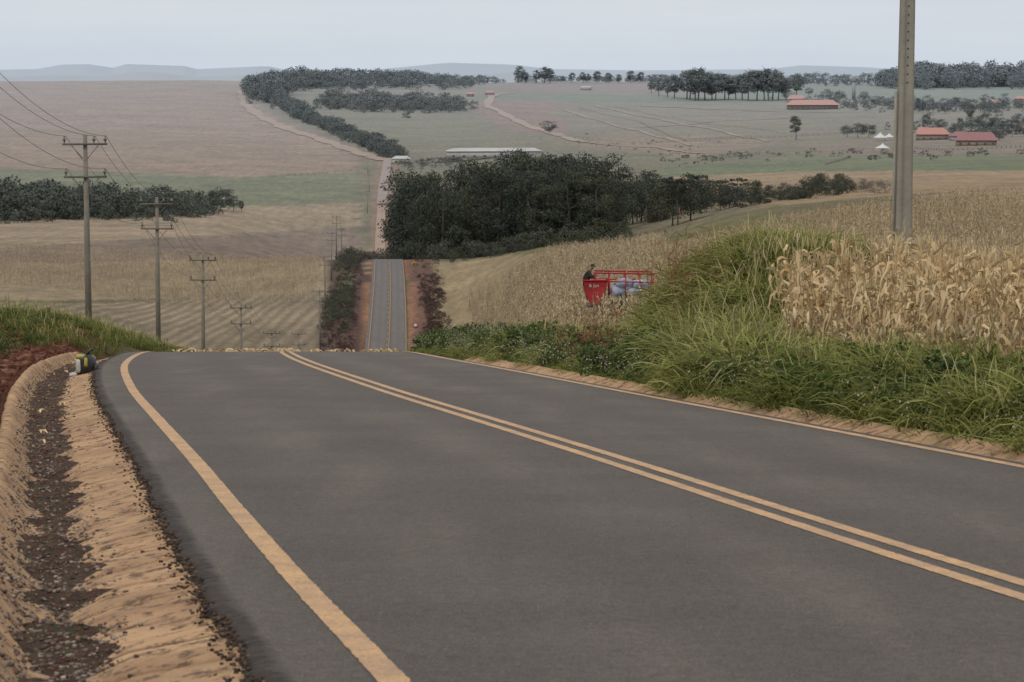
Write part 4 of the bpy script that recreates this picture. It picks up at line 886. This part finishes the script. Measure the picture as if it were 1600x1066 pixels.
for s0, hb in ((8, (.2, -.22, 1.2)), (11, (.22, .2, 1.2))):
    for f_, dy in enumerate((-.035, -.012, .012, .035)):
        a_ = len(J); J += [(hb[0]+.07, hb[1]+dy, hb[2]+.01), (hb[0]+.115, hb[1]+dy*1.2, hb[2]-.02), (hb[0]+.12, hb[1]+dy*1.2, hb[2]-.06+.01*(f_ % 2))]; E += [(s0, a_), (a_, a_+1), (a_+1, a_+2)]; R += [.011, .009, .008]
    a_ = len(J); J += [(hb[0]+.03, hb[1]-.05, hb[2]-.02), (hb[0]+.07, hb[1]-.06, hb[2]-.05)]; E += [(s0, a_), (a_, a_+1)]; R += [.012, .009]
body = skin('body', J, E, R, skn, pe)
skin('jacket', [J[0], J[1], J[2], J[3], J[6], J[7], (.14, -.235, 1.18), J[9], J[10], (.16, .22, 1.18)], [(0, 1), (1, 2), (2, 3), (2, 4), (4, 5), (5, 6), (2, 7), (7, 8), (8, 9)], [.18, .20, .21, .08, .11, .085, .06, .11, .085, .06], camo, pe)
skin('trousers', [J[0], J[12], J[13], (-.25, -.12, .12), J[16], J[17], (-.23, .12, .12)], [(0, 1), (1, 2), (2, 3), (0, 4), (4, 5), (5, 6)], [.15, .105, .08, .06, .105, .08, .06], jean, pe)
cp = Bd(); u, v = np.meshgrid(np.linspace(0, 2*pi, 13)[:-1], np.linspace(.1, pi/2, 5)); V = np.stack([.05+.11*np.cos(u)*np.sin(v), .105*np.sin(u)*np.sin(v), 1.66+.12*np.cos(v)], -1).reshape(-1, 3)
i = np.arange(60).reshape(5, 12); cp.add(V, np.stack([i[:-1], i[1:], np.roll(i[1:], -1, 1), np.roll(i[:-1], -1, 1)], -1).reshape(-1, 4)); cp.box(.12, .24, -.07, .07, 1.64, 1.655)
part(cp.obj('cap', capm, True), pe)
part(Bd().tube([(.13, 0, 1.63), (.165, 0, 1.605), (.14, 0, 1.59)], [.012, .018, .01], 6).obj('nose', skn), pe)
for yy_ in (-.035, .035): part(Bd().tube([(.138, yy_, 1.645), (.147, yy_, 1.645)], .01, 6).obj('eye', dark), pe)
for yy_ in (-.1, .1): part(Bd().tube([(.03, yy_-.01, 1.6), (.03, yy_+.01, 1.64)], .022, 6).obj('ear', skn), pe)
tag(pe, 'person in dark jacket and cap bending over the red hopper', 'person')
# ---------------------------------------------------------------- rubbish bag + crest litter
blk = simple('black_plastic', C(46, 46, 48), C(28, 28, 30), 12, .35, .5); ylp = simple('yellow_plastic', C(206, 190, 90), C(180, 160, 76), 9, .5); wpl = simple('white_plastic', C(214, 212, 206), C(190, 188, 182), 9, .5)
y = 50.5; x = (130-800)/F*y; z = float(G(x, y))+.04; e = empty('rubbish_bag', (x, y, z))
part(blob('sack', blk, 0, 0, .2, .17, .15, .2, 1), e); part(blob('sack', blk, .12, .05, .12, .12, .12, .12, 4), e)
part(blob('wrapper', ylp, -.07, -.10, .37, .08, .05, .035, 3), e); part(blob('wrapper', wpl, -.10, -.15, .2, .045, .04, .12, 5), e); part(blob('wrapper', ylp, .03, -.15, .27, .03, .03, .08, 8), e); part(blob('wrapper', wpl, .24, -.08, .05, .09, .08, .05, 7), e); part(blob('wrapper', wpl, -.2, -.1, .04, .07, .07, .04, 9), e)
part(Bd().tube([(.04, 0, .38), (.07, 0, .46), (.12, .02, .48)], [.03, .02, .04], 6).obj('knot', blk), e)
tag(e, 'torn black rubbish bag with white and yellow wrappers on dirt', 'rubbish bag')
lt = []
for s in range(4):
    r = np.random.default_rng(s+90); B_ = Bd()
    for i_ in range(3):
        a_ = r.uniform(0, 6.3); d = np.array([cos(a_), sin(a_), 0]); P = d*np.array([-.1, -.02, .05, .12])[:, None]+np.array([0, 0, 1])*np.array([.0, .05, .06, .01])[:, None]+r.normal(0, .03, 3)*np.array([1, 1, 0])
        B_.add(*strip(P, np.array([-d[1], d[0], .4]), np.array([.02, .05, .05, .01]), .3, .9))
    lt.append(B_.arr())
ly = np.concatenate([rng.normal(79, 2.5, 260), rng.uniform(20, 70, 16)]); lo = np.concatenate([rng.uniform(-3.6, 3.3, 260), -4.5-rng.uniform(0, .5, 16)])
k_ = ((sn(lo, ly*.2, 5, 1.6) > -.1) & (lo > -3)) | (lo < -4)
ly, lo = ly[k_], lo[k_]; lz = np.where(lo < -3.8, ZC(ly)-.1, ZC(ly)+.005)
o = scatter(lt, np.stack([XC(ly)+lo, ly, lz], 1), cornm, 'corn_husk_litter', sc=rng.uniform(.3, 1.2, len(ly))*np.where(ly > 70, 1.2, .6)); tag(o, 'dry corn husk litter scattered across the asphalt crest', 'litter', kind='stuff')
# ---------------------------------------------------------------- light, sky, camera
SE, SA = radians(52), radians(215)
w = bpy.data.worlds.new("World"); scene.world = w; w.use_nodes = True; nt = w.node_tree; bg = nt.nodes['Background']
sk = nt.nodes.new('ShaderNodeTexSky'); sk.sky_type = 'NISHITA'; sk.sun_disc = False; sk.sun_elevation = SE; sk.sun_rotation = SA; sk.dust_density = 4; sk.air_density = 1.2
tc = nt.nodes.new('ShaderNodeTexCoord'); sx = nt.nodes.new('ShaderNodeSeparateXYZ'); nt.links.new(tc.outputs['Generated'], sx.inputs[0])
rp = nt.nodes.new('ShaderNodeValToRGB'); nt.links.new(sx.outputs[2], rp.inputs[0]); cr = rp.color_ramp
cr.elements[0].position = 0; cr.elements[0].color = (.60, .665, .74, 1); cr.elements[1].position = 1; cr.elements[1].color = (1, .985, .95, 1)
q = cr.elements.new(.035); q.color = (.66, .695, .735, 1)
q = cr.elements.new(.25); q.color = (.92, .92, .90, 1)
mpp = nt.nodes.new('ShaderNodeMapping'); mpp.inputs['Scale'].default_value = (1, 1, 9); nt.links.new(tc.outputs['Generated'], mpp.inputs[0])
cn = noise(nt, mpp.outputs[0], 4.5, 5, .55, .2, .8)
oc = mixc(nt, 1.0, rp.outputs[0], mixc(nt, cn, (10.0, 10.1, 10.3, 1), (11.8, 11.65, 11.5, 1)), 'MULTIPLY')
fin = mixc(nt, .92, sk.outputs[0], oc); nt.links.new(fin, bg.inputs[0]); bg.inputs[1].default_value = .1
sl = bpy.data.lights.new('sun', 'SUN'); sl.energy = 1.5; sl.angle = radians(14); sl.color = (1, .95, .86); so_ = bpy.data.objects.new('sun', sl); COL.objects.link(so_)
so_.rotation_euler = (radians(38), 0, radians(-35))
cam = bpy.data.cameras.new('camera'); cam.lens = 100; cam.sensor_width = 36; cam.clip_end = 60000; cam.clip_start = .5
cam.dof.use_dof = True; cam.dof.focus_distance = 60; cam.dof.aperture_fstop = 10
co = bpy.data.objects.new('camera', cam); COL.objects.link(co); co.location = (0, 0, 0); co.rotation_euler = (pi/2-PIT, 0, 0); scene.camera = co
scene.view_settings.view_transform = 'Standard'; scene.view_settings.look = 'None'; scene.view_settings.exposure = 0
